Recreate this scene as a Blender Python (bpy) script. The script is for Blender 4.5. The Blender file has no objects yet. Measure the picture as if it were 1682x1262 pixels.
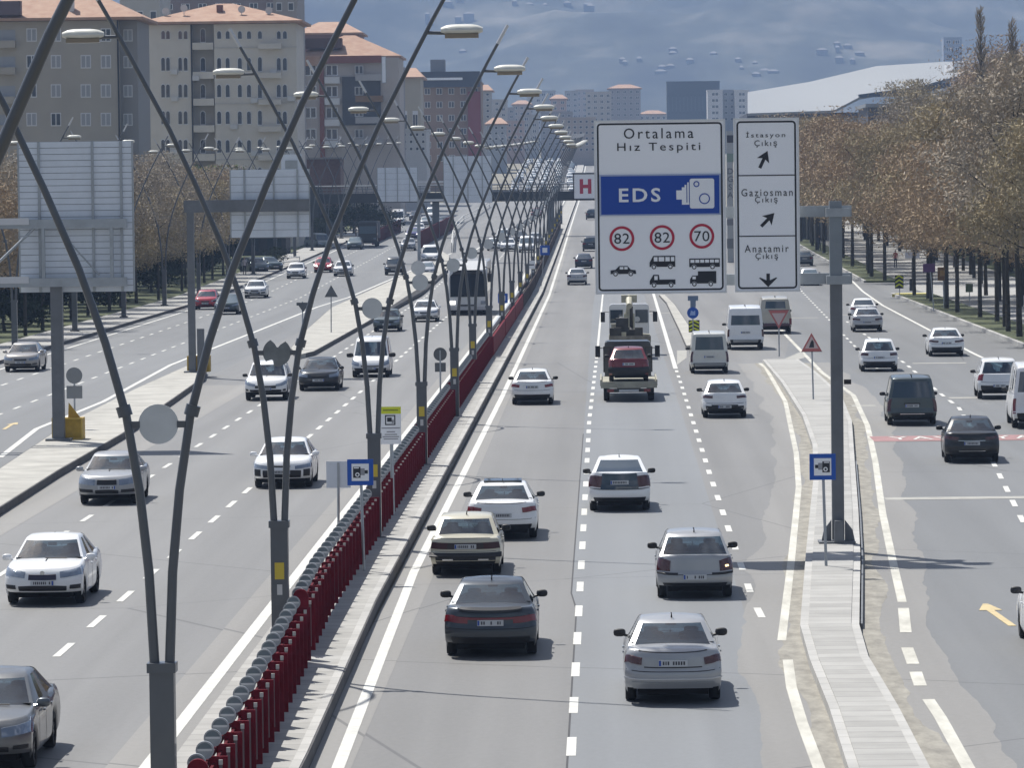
import bpy, bmesh, math, random
from mathutils import Vector, Matrix, noise
R = math.radians
PI = math.pi
scene = bpy.context.scene
COL = scene.collection

# ------------------------------------------------------------------ camera, sky, sun, exposure
F = 7500.0; CX, CY = 841.0, 631.0; CAMZ = 9.4; ROLL = 0.012
_u = 148*math.cos(ROLL) + 333*math.sin(ROLL); _v = -148*math.sin(ROLL) + 333*math.cos(ROLL)
YAW = math.atan2(_u, F); PITCH = math.atan2(_v, math.hypot(F, _u))
F0 = Vector((-math.sin(YAW)*math.cos(PITCH), math.cos(YAW)*math.cos(PITCH), -math.sin(PITCH)))
R0 = Vector((math.cos(YAW), math.sin(YAW), 0)); U0 = R0.cross(F0)
RC = R0*math.cos(ROLL) - U0*math.sin(ROLL); UC = R0*math.sin(ROLL) + U0*math.cos(ROLL)
CAM = Vector((0, 0, CAMZ))
cam = bpy.data.cameras.new('camera'); camo = bpy.data.objects.new('camera', cam); COL.objects.link(camo)
cam.sensor_width = 36; cam.lens = 36*F/1682; cam.clip_start = 1; cam.clip_end = 30000
camo.matrix_world = Matrix(((RC.x, UC.x, -F0.x, 0), (RC.y, UC.y, -F0.y, 0), (RC.z, UC.z, -F0.z, CAMZ), (0, 0, 0, 1)))
scene.camera = camo

SUN_DX, SUN_DY = 0.36, -0.50            # where a one-metre post throws its shadow tip
_s = Vector((SUN_DX, SUN_DY, -1)).normalized()
SUN_EL = math.asin(-_s.z); SUN_AZ = math.atan2(-_s.x, -_s.y)   # azimuth from +Y towards +X
world = bpy.data.worlds.new('World'); scene.world = world; world.use_nodes = True
wn = world.node_tree; bg = wn.nodes['Background']
sky = wn.nodes.new('ShaderNodeTexSky'); sky.sky_type = 'NISHITA'; sky.sun_disc = False
sky.sun_elevation = SUN_EL; sky.sun_rotation = SUN_AZ; sky.dust_density = 2.0; sky.air_density = 1.0
tcw = wn.nodes.new('ShaderNodeTexCoord'); cn = wn.nodes.new('ShaderNodeTexNoise'); cn.inputs['Scale'].default_value = 5; cn.inputs['Detail'].default_value = 6
mpw = wn.nodes.new('ShaderNodeMapping'); mpw.inputs['Scale'].default_value = (1, 1, 2.6)
crw = wn.nodes.new('ShaderNodeValToRGB'); crw.color_ramp.elements[0].position = .47; crw.color_ramp.elements[1].position = .66
mxw = wn.nodes.new('ShaderNodeMix'); mxw.data_type = 'RGBA'; mxw.inputs[7].default_value = (8, 8.6, 10, 1)
wn.links.new(tcw.outputs['Generated'], mpw.inputs['Vector']); wn.links.new(mpw.outputs['Vector'], cn.inputs['Vector'])
wn.links.new(cn.outputs['Fac'], crw.inputs['Fac']); wn.links.new(crw.outputs['Color'], mxw.inputs[0])
wn.links.new(sky.outputs['Color'], mxw.inputs[6]); wn.links.new(mxw.outputs[2], bg.inputs['Color'])
bg.inputs['Strength'].default_value = 0.058
sl = bpy.data.lights.new('sun', 'SUN'); sl.energy = 5.0; sl.angle = R(0.55); sl.color = (1, .965, .90)
so = bpy.data.objects.new('sun', sl); COL.objects.link(so); so.rotation_euler = _s.to_track_quat('-Z', 'Y').to_euler(); so.location = (-80, 150, 300)
scene.view_settings.view_transform = 'Standard'; scene.view_settings.look = 'None'
scene.view_settings.exposure = 0.44; scene.view_settings.gamma = 1.0
scene.cycles.max_bounces = 6; scene.cycles.diffuse_bounces = 3; scene.cycles.glossy_bounces = 3
scene.cycles.transmission_bounces = 4; scene.cycles.transparent_max_bounces = 8; scene.cycles.volume_bounces = 0

# ------------------------------------------------------------------ terrain and pixel helpers
TK = [(-500, 0), (380, 0), (500, 1.2), (600, 2.3), (900, 5.6), (1300, 14), (2000, 23), (3500, 40), (4000, 45)]
def T(y):
    for (a, za), (b, zb) in zip(TK, TK[1:]):
        if y <= b: return za + (zb-za)*max(0, (y-a))/(b-a)
    return 45.0
def ray(px, py):
    return (F0*F + RC*(px-CX) + UC*(CY-py))/F
def G(px, py, h=0):
    d = ray(px, py); t = 10.0; step = 2.0
    while t < 6000:
        p = CAM + d*t
        if p.z < T(p.y)+h: break
        t += step
    lo, hi = t-step, t
    for _ in range(30):
        m = (lo+hi)/2; p = CAM + d*m
        if p.z < T(p.y)+h: hi = m
        else: lo = m
    return Vector((p.x, p.y, T(p.y)+h))
def P(px, py, Y):
    d = ray(px, py); return CAM + d*(Y/d.y)

# ------------------------------------------------------------------ materials
_M = {}
def M(name, col=(.5, .5, .5), rough=.6, metal=0, var=0, scale=3.0, coat=0, spec=.5, emit=0, col2=None, detail=5, stretch=None, bump=0, coord='Object'):
    if name in _M: return _M[name]
    m = bpy.data.materials.new(name); m.use_nodes = True; n = m.node_tree; b = n.nodes['Principled BSDF']
    b.inputs['Base Color'].default_value = (*col, 1); b.inputs['Roughness'].default_value = rough
    b.inputs['Metallic'].default_value = metal; b.inputs['Specular IOR Level'].default_value = spec
    b.inputs['Coat Weight'].default_value = coat; b.inputs['Coat Roughness'].default_value = .06
    if emit: b.inputs['Emission Color'].default_value = (*col, 1); b.inputs['Emission Strength'].default_value = emit
    if var or col2 or bump:
        tc = n.nodes.new('ShaderNodeTexCoord'); nz = n.nodes.new('ShaderNodeTexNoise'); mp = n.nodes.new('ShaderNodeMapping')
        if stretch: mp.inputs['Scale'].default_value = stretch
        nz.inputs['Scale'].default_value = scale; nz.inputs['Detail'].default_value = detail; nz.inputs['Roughness'].default_value = .62
        n.links.new(tc.outputs[coord], mp.inputs['Vector']); n.links.new(mp.outputs['Vector'], nz.inputs['Vector'])
        if var or col2:
            cr = n.nodes.new('ShaderNodeValToRGB'); cr.color_ramp.elements[0].position = .32; cr.color_ramp.elements[1].position = .68
            c2 = col2 or tuple(c*(1+var) for c in col); c1 = col if col2 else tuple(c*(1-var) for c in col)
            cr.color_ramp.elements[0].color = (*c1, 1); cr.color_ramp.elements[1].color = (*c2, 1)
            n.links.new(nz.outputs['Fac'], cr.inputs['Fac']); n.links.new(cr.outputs['Color'], b.inputs['Base Color'])
        if bump:
            bp = n.nodes.new('ShaderNodeBump'); bp.inputs['Strength'].default_value = bump; bp.inputs['Distance'].default_value = .02
            n.links.new(nz.outputs['Fac'], bp.inputs['Height']); n.links.new(bp.outputs['Normal'], b.inputs['Normal'])
    _M[name] = m; return m
def math_node(n, op, a, b=None):
    x = n.nodes.new('ShaderNodeMath'); x.operation = op
    for i, v in enumerate((a, b)):
        if v is None: continue
        if isinstance(v, (int, float)): x.inputs[i].default_value = v
        else: n.links.new(v, x.inputs[i])
    return x.outputs[0]
def asphalt(name, base, dark, tint=(1, 1, 1)):
    m = bpy.data.materials.new(name); m.use_nodes = True; n = m.node_tree; b = n.nodes['Principled BSDF']
    b.inputs['Roughness'].default_value = .62; b.inputs['Specular IOR Level'].default_value = .5
    g = n.nodes.new('ShaderNodeNewGeometry')
    def nz(scale, st, det=5):
        mp = n.nodes.new('ShaderNodeMapping'); mp.inputs['Scale'].default_value = st
        t = n.nodes.new('ShaderNodeTexNoise'); t.inputs['Scale'].default_value = scale; t.inputs['Detail'].default_value = det
        n.links.new(g.outputs['Position'], mp.inputs['Vector']); n.links.new(mp.outputs['Vector'], t.inputs['Vector']); return t.outputs['Fac']
    big = nz(.12, (1.4, .12, 1)); track = nz(.75, (1, .012, 1), 3); fine = nz(9, (1, .5, 1), 6); patch = nz(.5, (1, .18, 1), 4)
    a = math_node(n, 'MULTIPLY', big, .34); c = math_node(n, 'MULTIPLY', track, .40); d = math_node(n, 'MULTIPLY', fine, .16); e = math_node(n, 'MULTIPLY', patch, .10)
    s = math_node(n, 'ADD', math_node(n, 'ADD', a, c), math_node(n, 'ADD', d, e))
    cr = n.nodes.new('ShaderNodeValToRGB'); cr.color_ramp.elements[0].position = .38; cr.color_ramp.elements[1].position = .62
    cr.color_ramp.elements[0].color = (*[dark*t for t in tint], 1); cr.color_ramp.elements[1].color = (*[base*t for t in tint], 1)
    n.links.new(s, cr.inputs['Fac'])
    # thin transverse cracks every so often
    mp = n.nodes.new('ShaderNodeMapping'); mp.inputs['Scale'].default_value = (.05, .045, 1)
    wv = n.nodes.new('ShaderNodeTexVoronoi'); wv.feature = 'DISTANCE_TO_EDGE'; wv.inputs['Scale'].default_value = 1.0
    n.links.new(g.outputs['Position'], mp.inputs['Vector']); n.links.new(mp.outputs['Vector'], wv.inputs['Vector'])
    k = math_node(n, 'LESS_THAN', wv.outputs['Distance'], .0012)
    mx = n.nodes.new('ShaderNodeMix'); mx.data_type = 'RGBA'; mx.inputs[7].default_value = (.04, .04, .045, 1)
    n.links.new(math_node(n, 'MULTIPLY', k, .55), mx.inputs[0]); n.links.new(cr.outputs['Color'], mx.inputs[6]); n.links.new(mx.outputs[2], b.inputs['Base Color'])
    bp = n.nodes.new('ShaderNodeBump'); bp.inputs['Strength'].default_value = .15; bp.inputs['Distance'].default_value = .01
    n.links.new(fine, bp.inputs['Height']); n.links.new(bp.outputs['Normal'], b.inputs['Normal'])
    _M[name] = m; return m
def paving(name, col, seam, pitch, width, stain=.2):
    """slabs laid across the walk: a darker joint every `pitch` metres along Y"""
    m = bpy.data.materials.new(name); m.use_nodes = True; n = m.node_tree; b = n.nodes['Principled BSDF']
    b.inputs['Roughness'].default_value = .85
    g = n.nodes.new('ShaderNodeNewGeometry'); sp = n.nodes.new('ShaderNodeSeparateXYZ'); n.links.new(g.outputs['Position'], sp.inputs[0])
    fr = math_node(n, 'FRACT', math_node(n, 'DIVIDE', sp.outputs['Y'], pitch)); k = math_node(n, 'LESS_THAN', fr, width/pitch)
    t = n.nodes.new('ShaderNodeTexNoise'); t.inputs['Scale'].default_value = 1.3; t.inputs['Detail'].default_value = 7
    n.links.new(g.outputs['Position'], t.inputs['Vector'])
    w = n.nodes.new('ShaderNodeTexWhiteNoise'); w.noise_dimensions = '1D'
    n.links.new(math_node(n, 'FLOOR', math_node(n, 'DIVIDE', sp.outputs['Y'], pitch)), w.inputs['W'])
    f = math_node(n, 'ADD', math_node(n, 'MULTIPLY', t.outputs['Fac'], .7), math_node(n, 'MULTIPLY', w.outputs['Value'], .3))
    cr = n.nodes.new('ShaderNodeValToRGB'); cr.color_ramp.elements[0].position = .3; cr.color_ramp.elements[1].position = .65
    cr.color_ramp.elements[0].color = (*[c*(1-stain) for c in col], 1); cr.color_ramp.elements[1].color = (*[c*(1+stain*.5) for c in col], 1)
    n.links.new(f, cr.inputs['Fac'])
    mx = n.nodes.new('ShaderNodeMix'); mx.data_type = 'RGBA'; mx.inputs[7].default_value = (*seam, 1)
    n.links.new(math_node(n, 'MULTIPLY', k, .7), mx.inputs[0]); n.links.new(cr.outputs['Color'], mx.inputs[6]); n.links.new(mx.outputs[2], b.inputs['Base Color'])
    _M[name] = m; return m

GALV = lambda: M('galvanised', (.36, .39, .42), .5, .55, var=.12, scale=2)
STEEL = lambda: M('grey_painted_steel', (.15, .16, .175), .55, .15, var=.14, scale=1.5)
DARK = lambda: M('black_plastic', (.012, .012, .014), .5)
WHITEP = lambda: M('white_sign_sheet', (.82, .84, .88), .45, var=.03, scale=1)
CONC = lambda: M('concrete', (.40, .385, .35), .85, var=.22, scale=1.2)

# ------------------------------------------------------------------ mesh builder
def wl(o):
    v = Vector((0, 0, 0))
    while o is not None: v += o.location; o = o.parent
    return v
class MB:
    def __init__(s): s.v = []; s.f = []
    def quad(s, a, b, c, d):
        i = len(s.v); s.v += [a, b, c, d]; s.f.append((i, i+1, i+2, i+3)); return s
    def box(s, x0, x1, y0, y1, z0, z1):
        i = len(s.v)
        s.v += [(x0, y0, z0), (x1, y0, z0), (x1, y1, z0), (x0, y1, z0), (x0, y0, z1), (x1, y0, z1), (x1, y1, z1), (x0, y1, z1)]
        s.f += [tuple(i+k for k in q) for q in ((0, 3, 2, 1), (4, 5, 6, 7), (0, 1, 5, 4), (1, 2, 6, 5), (2, 3, 7, 6), (3, 0, 4, 7))]; return s
    def cbox(s, c, w, d, h): return s.box(c[0]-w/2, c[0]+w/2, c[1]-d/2, c[1]+d/2, c[2]-h/2, c[2]+h/2)
    def prism(s, pts, y0, y1):
        """outline in XZ, pushed from y0 to y1"""
        n = len(pts); i = len(s.v); s.v += [(x, y0, z) for x, z in pts] + [(x, y1, z) for x, z in pts]
        s.f.append(tuple(range(i, i+n))); s.f.append(tuple(range(i+2*n-1, i+n-1, -1)))
        for k in range(n): s.f.append((i+k, i+n+k, i+n+(k+1) % n, i+(k+1) % n))
        return s
    def slab(s, pts, z0, z1):
        """outline in XY, z0 and z1 above the terrain"""
        n = len(pts); i = len(s.v); s.v += [(x, y, T(y)+z0) for x, y in pts] + [(x, y, T(y)+z1) for x, y in pts]
        s.f.append(tuple(range(i+n-1, i-1, -1))); s.f.append(tuple(range(i+n, i+2*n)))
        for k in range(n): s.f.append((i+k, i+(k+1) % n, i+n+(k+1) % n, i+n+k))
        return s
    def tube(s, pts, rad, n=10, cap=True):
        pts = [Vector(p) for p in pts]; rings = []
        if isinstance(rad, (int, float)): rad = [rad]*len(pts)
        for k, p in enumerate(pts):
            d = (pts[min(k+1, len(pts)-1)]-pts[max(k-1, 0)]).normalized()
            a = d.cross(Vector((0, 1, 0)) if abs(d.y) < .9 else Vector((1, 0, 0))).normalized(); b = d.cross(a)
            i = len(s.v); rings.append(i)
            for j in range(n):
                t = 2*PI*j/n; s.v.append(tuple(p + a*(math.cos(t)*rad[k]) + b*(math.sin(t)*rad[k])))
        for A, B in zip(rings, rings[1:]):
            for j in range(n): s.f.append((A+j, A+(j+1) % n, B+(j+1) % n, B+j))
        if cap: s.f.append(tuple(rings[0]+j for j in range(n))[::-1]); s.f.append(tuple(rings[-1]+j for j in range(n)))
        return s
    def disc(s, c, r, y0, y1, n=28, r2=None):
        cx, cz = c; return s.prism([(cx+math.cos(2*PI*k/n)*r, cz+math.sin(2*PI*k/n)*(r2 or r)) for k in range(n)], y0, y1)
    def ring(s, c, r0, r1, y0, y1, n=32):
        cx, cz = c; i = len(s.v)
        for k in range(n):
            a = 2*PI*k/n; ca, sa = math.cos(a), math.sin(a)
            s.v += [(cx+ca*r0, y0, cz+sa*r0), (cx+ca*r1, y0, cz+sa*r1), (cx+ca*r1, y1, cz+sa*r1), (cx+ca*r0, y1, cz+sa*r0)]
        for k in range(n):
            A = i+4*k; B = i+4*((k+1) % n)
            for j in range(4): s.f.append((A+j, B+j, B+(j+1) % 4, A+(j+1) % 4))
        return s
    def frame(s, x0, x1, z0, z1, t, y0, y1):
        s.box(x0, x0+t, y0, y1, z0, z1); s.box(x1-t, x1, y0, y1, z0, z1); s.box(x0+t, x1-t, y0, y1, z0, z0+t); return s.box(x0+t, x1-t, y0, y1, z1-t, z1)
    def build(s, name, mat, parent=None, smooth=False, recalc=True, ang=38, label=None):
        me = bpy.data.meshes.new(name); off = wl(parent)
        me.from_pydata([(x-off.x, y-off.y, z-off.z) for x, y, z in s.v], [], s.f)
        if recalc:
            bm = bmesh.new(); bm.from_mesh(me)
            bmesh.ops.recalc_face_normals(bm, faces=bm.faces); bm.to_mesh(me); bm.free()
        if smooth:
            me.shade_smooth(); me.set_sharp_from_angle(angle=R(ang))
        me.materials.append(mat() if callable(mat) else mat)
        o = bpy.data.objects.new(name, me); COL.objects.link(o)
        if parent: o.parent = parent
        if label: o['label'] = label
        return o
def thing(name, label, cat, loc=(0, 0, 0), group=None):
    o = bpy.data.objects.new(name, None); COL.objects.link(o); o.location = loc; o.empty_display_size = .3
    o['label'] = label; o['category'] = cat
    if group: o['group'] = group
    return o
def tag(o, label, cat, group=None):
    o['label'] = label; o['category'] = cat
    if group: o['group'] = group
    return o
def struct(o, kind='structure', label=None):
    o['kind'] = kind
    if label: o['label'] = label
    return o
def kids(o): return [c for c in bpy.data.objects if c.parent == o]
def copy_tree(o, parent=None, ch=None):
    if ch is None:
        ch = {}
        for c in bpy.data.objects:
            if c.parent: ch.setdefault(c.parent.name, []).append(c)
    c = o.copy(); COL.objects.link(c); c.parent = parent
    for k in ch.get(o.name, []): copy_tree(k, c, ch)
    return c
def text(body, c, h, Y, mat, parent, name='lettering', w=None, space=1.0, weight=0, depth=.006, flat=False):
    """letters as a mesh, centred on c=(x,z) in the plane Y (or lying flat on the road)"""
    cu = bpy.data.curves.new('t', 'FONT'); cu.body = body; cu.size = 1; cu.extrude = depth/2/max(h, .01); cu.space_character = space; cu.offset = weight; cu.resolution_u = 3
    o = bpy.data.objects.new('t', cu); me = bpy.data.meshes.new_from_object(o)
    xs = [v.co.x for v in me.vertices]; ys = [v.co.y for v in me.vertices]
    mx, my = (min(xs)+max(xs))/2, (min(ys)+max(ys))/2; sy = h/(max(ys)-min(ys)); sx = w/(max(xs)-min(xs)) if w else sy
    off = wl(parent)
    for v in me.vertices:
        x, y, z = (v.co.x-mx)*sx, (v.co.y-my)*sy, v.co.z*h
        if flat: v.co = Vector((c[0]+x, c[1]+y, Y+z)) - off
        else: v.co = Vector((c[0]+x, Y-z, c[1]+y)) - off
    bpy.data.objects.remove(o); bpy.data.curves.remove(cu)
    me.materials.clear(); me.materials.append(mat); me.name = name
    q = bpy.data.objects.new(name, me); COL.objects.link(q); q.parent = parent; return q

# ------------------------------------------------------------------ polylines along the road
KY = [380, 500, 600, 900, 1300, 2000]
def interp(pl, y):
    if y <= pl[0][1]: (xa, ya), (xb, yb) = pl[0], pl[1]
    elif y >= pl[-1][1]: (xa, ya), (xb, yb) = pl[-2], pl[-1]
    else:
        for (xa, ya), (xb, yb) in zip(pl, pl[1:]):
            if ya <= y <= yb: break
    return xa + (xb-xa)*(y-ya)/(yb-ya)
def pl_px(*pts):
    q = [G(x, y) for x, y in pts]; q.sort(key=lambda v: v.y); return [(v.x, v.y) for v in q]
def ys_between(y0, y1, *pls):
    s = {y0, y1}
    for pl in pls: s |= {y for _, y in pl if y0 < y < y1}
    s |= {k for k in KY if y0 < k < y1}
    k = math.ceil(y0/25)*25
    while k < y1: s.add(float(k)); k += 25
    return sorted(s)
def strip(mb, xl, xr, y0, y1, h):
    """flat ribbon between polylines xl and xr, h above the terrain"""
    fl = (lambda y: xl) if isinstance(xl, (int, float)) else (lambda y: interp(xl, y))
    fr = (lambda y: xr) if isinstance(xr, (int, float)) else (lambda y: interp(xr, y))
    Y = ys_between(y0, y1, *[p for p in (xl, xr) if not isinstance(p, (int, float))])
    i = len(mb.v)
    for y in Y: mb.v += [(fl(y), y, T(y)+h), (fr(y), y, T(y)+h)]
    for k in range(len(Y)-1): a = i+2*k; mb.f.append((a, a+1, a+3, a+2))
    return mb
def raised(mb, xl, xr, y0, y1, h0, h1):
    """raised strip with side and end faces"""
    fl = (lambda y: xl) if isinstance(xl, (int, float)) else (lambda y: interp(xl, y))
    fr = (lambda y: xr) if isinstance(xr, (int, float)) else (lambda y: interp(xr, y))
    Y = ys_between(y0, y1, *[p for p in (xl, xr) if not isinstance(p, (int, float))]); i = len(mb.v)
    for y in Y: mb.v += [(fl(y), y, T(y)+h0), (fl(y), y, T(y)+h1), (fr(y), y, T(y)+h1), (fr(y), y, T(y)+h0)]
    for k in range(len(Y)-1):
        a = i+4*k; b = a+4
        for j in range(3): mb.f.append((a+j, a+j+1, b+j+1, b+j))
    mb.f.append((i, i+3, i+2, i+1)); a = i+4*(len(Y)-1); mb.f.append((a, a+1, a+2, a+3)); return mb
def line(mb, pl, w, y0, y1, h=.008):
    f = lambda d: [(x+d, y) for x, y in pl]
    return strip(mb, f(-w/2), f(w/2), y0, y1, h)
def dashes(mb, pl, w, y0, y1, period=6.0, on=2.5, h=.008, phase=0, skip=0.0):
    y = y0+phase; rnd = random.Random(int(y0*7+w*100))
    while y < y1:
        if rnd.random() >= skip: 
            xa, xb = interp(pl, y), interp(pl, y+on)
            mb.quad((xa-w/2, y, T(y)+h), (xa+w/2, y, T(y)+h), (xb+w/2, y+on, T(y+on)+h), (xb-w/2, y+on, T(y+on)+h))
        y += period
    return mb
# ------------------------------------------------------------------ ground, hills, roads
def grid_sheet(name, xs, ys, zf, mat, smooth=False):
    mb = MB(); n = len(xs)
    for y in ys:
        for x in xs: mb.v.append((x, y, zf(x, y)))
    for j in range(len(ys)-1):
        for i in range(n-1): a = j*n+i; mb.f.append((a, a+1, a+n+1, a+n))
    return mb.build(name, mat, smooth=smooth, recalc=False, ang=180)
gm = M('dusty_ground', (.17, .155, .12), .95, col2=(.24, .225, .18), scale=.05, detail=8)
ysg = [-60, 0, 100, 200, 300, 380, 500, 600, 750, 900, 1100, 1300, 1650, 2000, 2500, 3000, 3500, 4000]
struct(grid_sheet('ground', [-3200, -1000, -300, -100, -33, 0, 23, 60, 300, 1000, 3200], ysg, lambda x, y: T(y)-.06, gm), label='dusty ground running to the foot of the hills')
def hill(x, y):
    t = max(0.0, (y-3950)/3000.0); base = 45 + 430*min(1, t)**.85
    r = noise.fractal(Vector((x*.0011+3.1, y*.0007, 0)), .9, 2.1, 5)
    r2 = noise.fractal(Vector((x*.0032, y*.0022, 7)), .9, 2.1, 5)
    return base + r*150*min(1, t*2.5) + r2*60*min(1, t*4)
def hill_mat():
    m = M('hillside', (.03, .036, .018), .95); n = m.node_tree; b = n.nodes['Principled BSDF']; g = n.nodes.new('ShaderNodeNewGeometry')
    mp = n.nodes.new('ShaderNodeMapping'); mp.inputs['Scale'].default_value = (.009, .004, .02); t = n.nodes.new('ShaderNodeTexNoise'); t.inputs['Detail'].default_value = 9; t.inputs['Roughness'].default_value = .6; t.inputs['Scale'].default_value = 1
    n.links.new(g.outputs['Position'], mp.inputs['Vector']); n.links.new(mp.outputs['Vector'], t.inputs['Vector'])
    cr = n.nodes.new('ShaderNodeValToRGB'); e = cr.color_ramp.elements; e[0].position = .35; e[0].color = (.008, .011, .009, 1); e[1].position = .74; e[1].color = (.22, .20, .16, 1)
    x = cr.color_ramp.elements.new(.52); x.color = (.05, .055, .04, 1)
    n.links.new(t.outputs['Fac'], cr.inputs['Fac']); n.links.new(cr.outputs['Color'], b.inputs['Base Color']); return m
struct(grid_sheet('mountain', [-2600+i*35 for i in range(150)], [3950+i*32 for i in range(96)], hill, hill_mat(), True), label='hazy blue mountainside filling the background')

ASPH_R = asphalt('asphalt_right', .192, .128, (1, .99, .975)); ASPH_L = asphalt('asphalt_left', .188, .128, (1, 1, 1)); ASPH_S = asphalt('asphalt_service', .172, .122, (.97, 1, 1.03))
ASPH_M = asphalt('asphalt_smooth', .20, .148, (.95, 1, 1.06)); ASPH_D = asphalt('asphalt_dusty', .235, .165, (1.03, 1, .95))
PAINT = M('road_paint', (.56, .56, .53), .7, var=.13, scale=2.2, coord='Object'); PAINT_OLD = M('worn_road_paint', (.33, .325, .30), .8, var=.16, scale=1.8)
LK, RK = -32.4, 23.0
struct(strip(MB(), -19.5, -6.9, 30, 1500, 0).build('left_road', ASPH_L))
struct(strip(MB(), LK, -19.5, 30, 900, 0).build('left_service_road', ASPH_S))
RI = pl_px((1405, 1262), (1372, 1060), (1350, 925), (1330, 800), (1318, 700), (1280, 620))        # seam between right road and its service road
RI += [(12.0, 290), (14.0, 340), (15, 420), (16, 1500)]
struct(strip(MB(), -5.0, RI, 30, 1500, 0).build('right_road', ASPH_R))
struct(strip(MB(), RI, RK, 30, 700, 0).build('right_service_road', ASPH_S))
# smooth bluish lane of the right road, its seam just left of the first dashes
d1 = pl_px((938, 1240), (951, 1000), (968, 690), (981, 580), (990, 485)) + [(1.0, 640), (0.8, 1400)]
d2 = pl_px((1253, 1018), (1237, 987), (1166, 780), (1120, 635), (1108, 600)) 
d2b = pl_px((1108, 600), (1074, 485)) + [(4.8, 500), (4.2, 640), (4.2, 1400)]
sl_ = [(-.66, 30), (-.66, 100), (-.80, 104), (-.80, 330), (-.3, 640)]
struct(strip(MB(), sl_, [(2.9, 30), (3.3, 330), (3.6, 640)], 30, 640, .003).build('resurfaced_lane', ASPH_M))
struct(strip(MB(), [(-5.0, 30), (-5, 640)], [(-4.15, 30), (-4.15, 640)], 30, 640, .003).build('road_shoulder', ASPH_D))
struct(strip(MB(), [(-8.2, 30), (-7.6, 640)], [(-6.9, 30), (-6.9, 640)], 30, 640, .003).build('road_shoulder', ASPH_D))
struct(line(MB(), [(-.67, 30), (-.67, 100), (-.81, 104), (-.81, 200)], .035, 30, 170, .005).build('sealed_seam', M('bitumen', (.03, .03, .034), .7), recalc=False))
mk = MB()
eR = [(-4.36, 30), (-4.36, 73), (-4.66, 110), (-4.5, 200), (-4.5, 380), (-4.6, 620), (-4.6, 1400)]
line(mk, eR, .21, 30, 1400); dashes(mk, d1, .16, 60, 250, phase=2.4); line(mk, d1, .13, 251, 1400); dashes(mk, d2, .16, G(1255, 1024).y, 226, phase=1.2, on=2.2); line(mk, d2b, .22, 228, 520)
eRR = pl_px((1345, 1262), (1318, 1190), (1300, 1130), (1294, 1085))
pk = MB(); line(pk, eRR, .20, 60, eRR[-1][1])
eRR2 = pl_px((1284, 1053), (1300, 920), (1312, 800), (1308, 745), (1290, 660), (1258, 605), (1248, 597))
line(pk, eRR2, .18, eRR2[0][1], eRR2[-1][1])
eS = pl_px((1590, 1262), (1545, 1180), (1525, 1150)); line(pk, eS, .22, 60, eS[-1][1])
eS2 = pl_px((1482, 990), (1468, 930), (1450, 845), (1438, 760), (1425, 700), (1402, 650), (1350, 612), (1290, 550), (1262, 515)); line(pk, eS2, .20, eS2[0][1], eS2[-1][1])
for a, b in (((1500, 1092), (1490, 1065)), ((1512, 1128), (1504, 1105)), ((1488, 1040), (1484, 1000))):
    q = pl_px(a, b); line(pk, q, .24, q[0][1], q[1][1], h=.0095)
dS = pl_px((1700, 890), (1678, 853), (1634, 765), (1575, 670), (1542, 645), (1490, 600), (1400, 535)); dashes(mk, dS, .16, 100, 300, on=2.6)
dS2 = pl_px((1440, 605), (1395, 560), (1318, 480)); dashes(mk, dS2, .14, 225, 420)
eSR = pl_px((1682, 620), (1597, 580), (1522, 540), (1450, 502), (1390, 452)); line(mk, eSR, .2, 200, eSR[-1][1])
struct(pk.build('edge_lines', M('dirty_road_paint', (.60, .59, .53), .8, col2=(.36, .35, .31), scale=1.6, detail=8, stretch=(1, .25, 1)), recalc=False), label='dirty white edge lines around the right-hand island')
dL1 = [(-11.05, 30), (-11.05, 300), (-11.3, 640)]; dL2 = [(-14.75, 30), (-14.75, 400), (-14.9, 640)]
dashes(mk, dL1, .16, 60, 520, on=2.7, phase=1); dashes(mk, dL2, .15, 110, 420, on=2.5)
line(mk, [(-7.48, 30), (-7.5, 640)], .24, 30, 1400)
el = pl_px((480, 565), (560, 522), (660, 470), (715, 440)); line(mk, [(x+.95, y) for x, y in el], .24, el[0][1], 640)
# left service road
ls = pl_px((0, 752), (60, 705), (170, 660), (280, 600), (420, 545), (520, 505), (640, 460)); line(mk, ls, .22, ls[0][1], 520)
for xx in (-25.1, -28.7): dashes(mk, [(xx, 30), (xx-.3, 600)], .14, 150, 560, on=2.3, phase=xx % 3)
line(mk, [(-31.3, 30), (-31.6, 640)], .18, 200, 640)
struct(mk.build('road_markings', PAINT, recalc=False), label='white lane and edge lines')
# cross lines on the service road, zebra and hatching
ck = MB()
def hline(y, xa, xb, w, h=.0065): ck.quad((xa, y, T(y)+h), (xb, y, T(y)+h), (xb, y+w, T(y)+h), (xa, y+w, T(y)+h))
g = G(1450, 822); hline(g.y, g.x+.1, 30, 1.0)
for px, py, pr in ((1400, 668, 1440), (1560, 655, 1640), (1290, 523, 1345), (1380, 518, 1440), (1060, 515, 1110), (1500, 598, 1590)):
    a = G(px, py); b = G(pr, py); hline(a.y, a.x, b.x, 1.0)
for py in (397, 384, 356, 343): a = G(945, py); hline(a.y, -3.9, 4, .7)
hline(452, -30.6, -20.5, .9); hline(610, -4.9, 4, 1.6)
a = G(1365, 590); ck.slab([(G(*p).x, G(*p).y) for p in ((1288, 590), (1318, 577), (1322, 588), (1308, 592))], .004, .009)
ck.slab([(G(*p).x, G(*p).y) for p in ((1112, 576), (1128, 576), (1128, 588), (1112, 600))], .004, .009)
struct(ck.build('cross_markings', PAINT_OLD, recalc=False), label='worn white lines painted across the lanes')
red = M('red_road_paint', (.30, .165, .165), .8, var=.2, scale=2)
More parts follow.
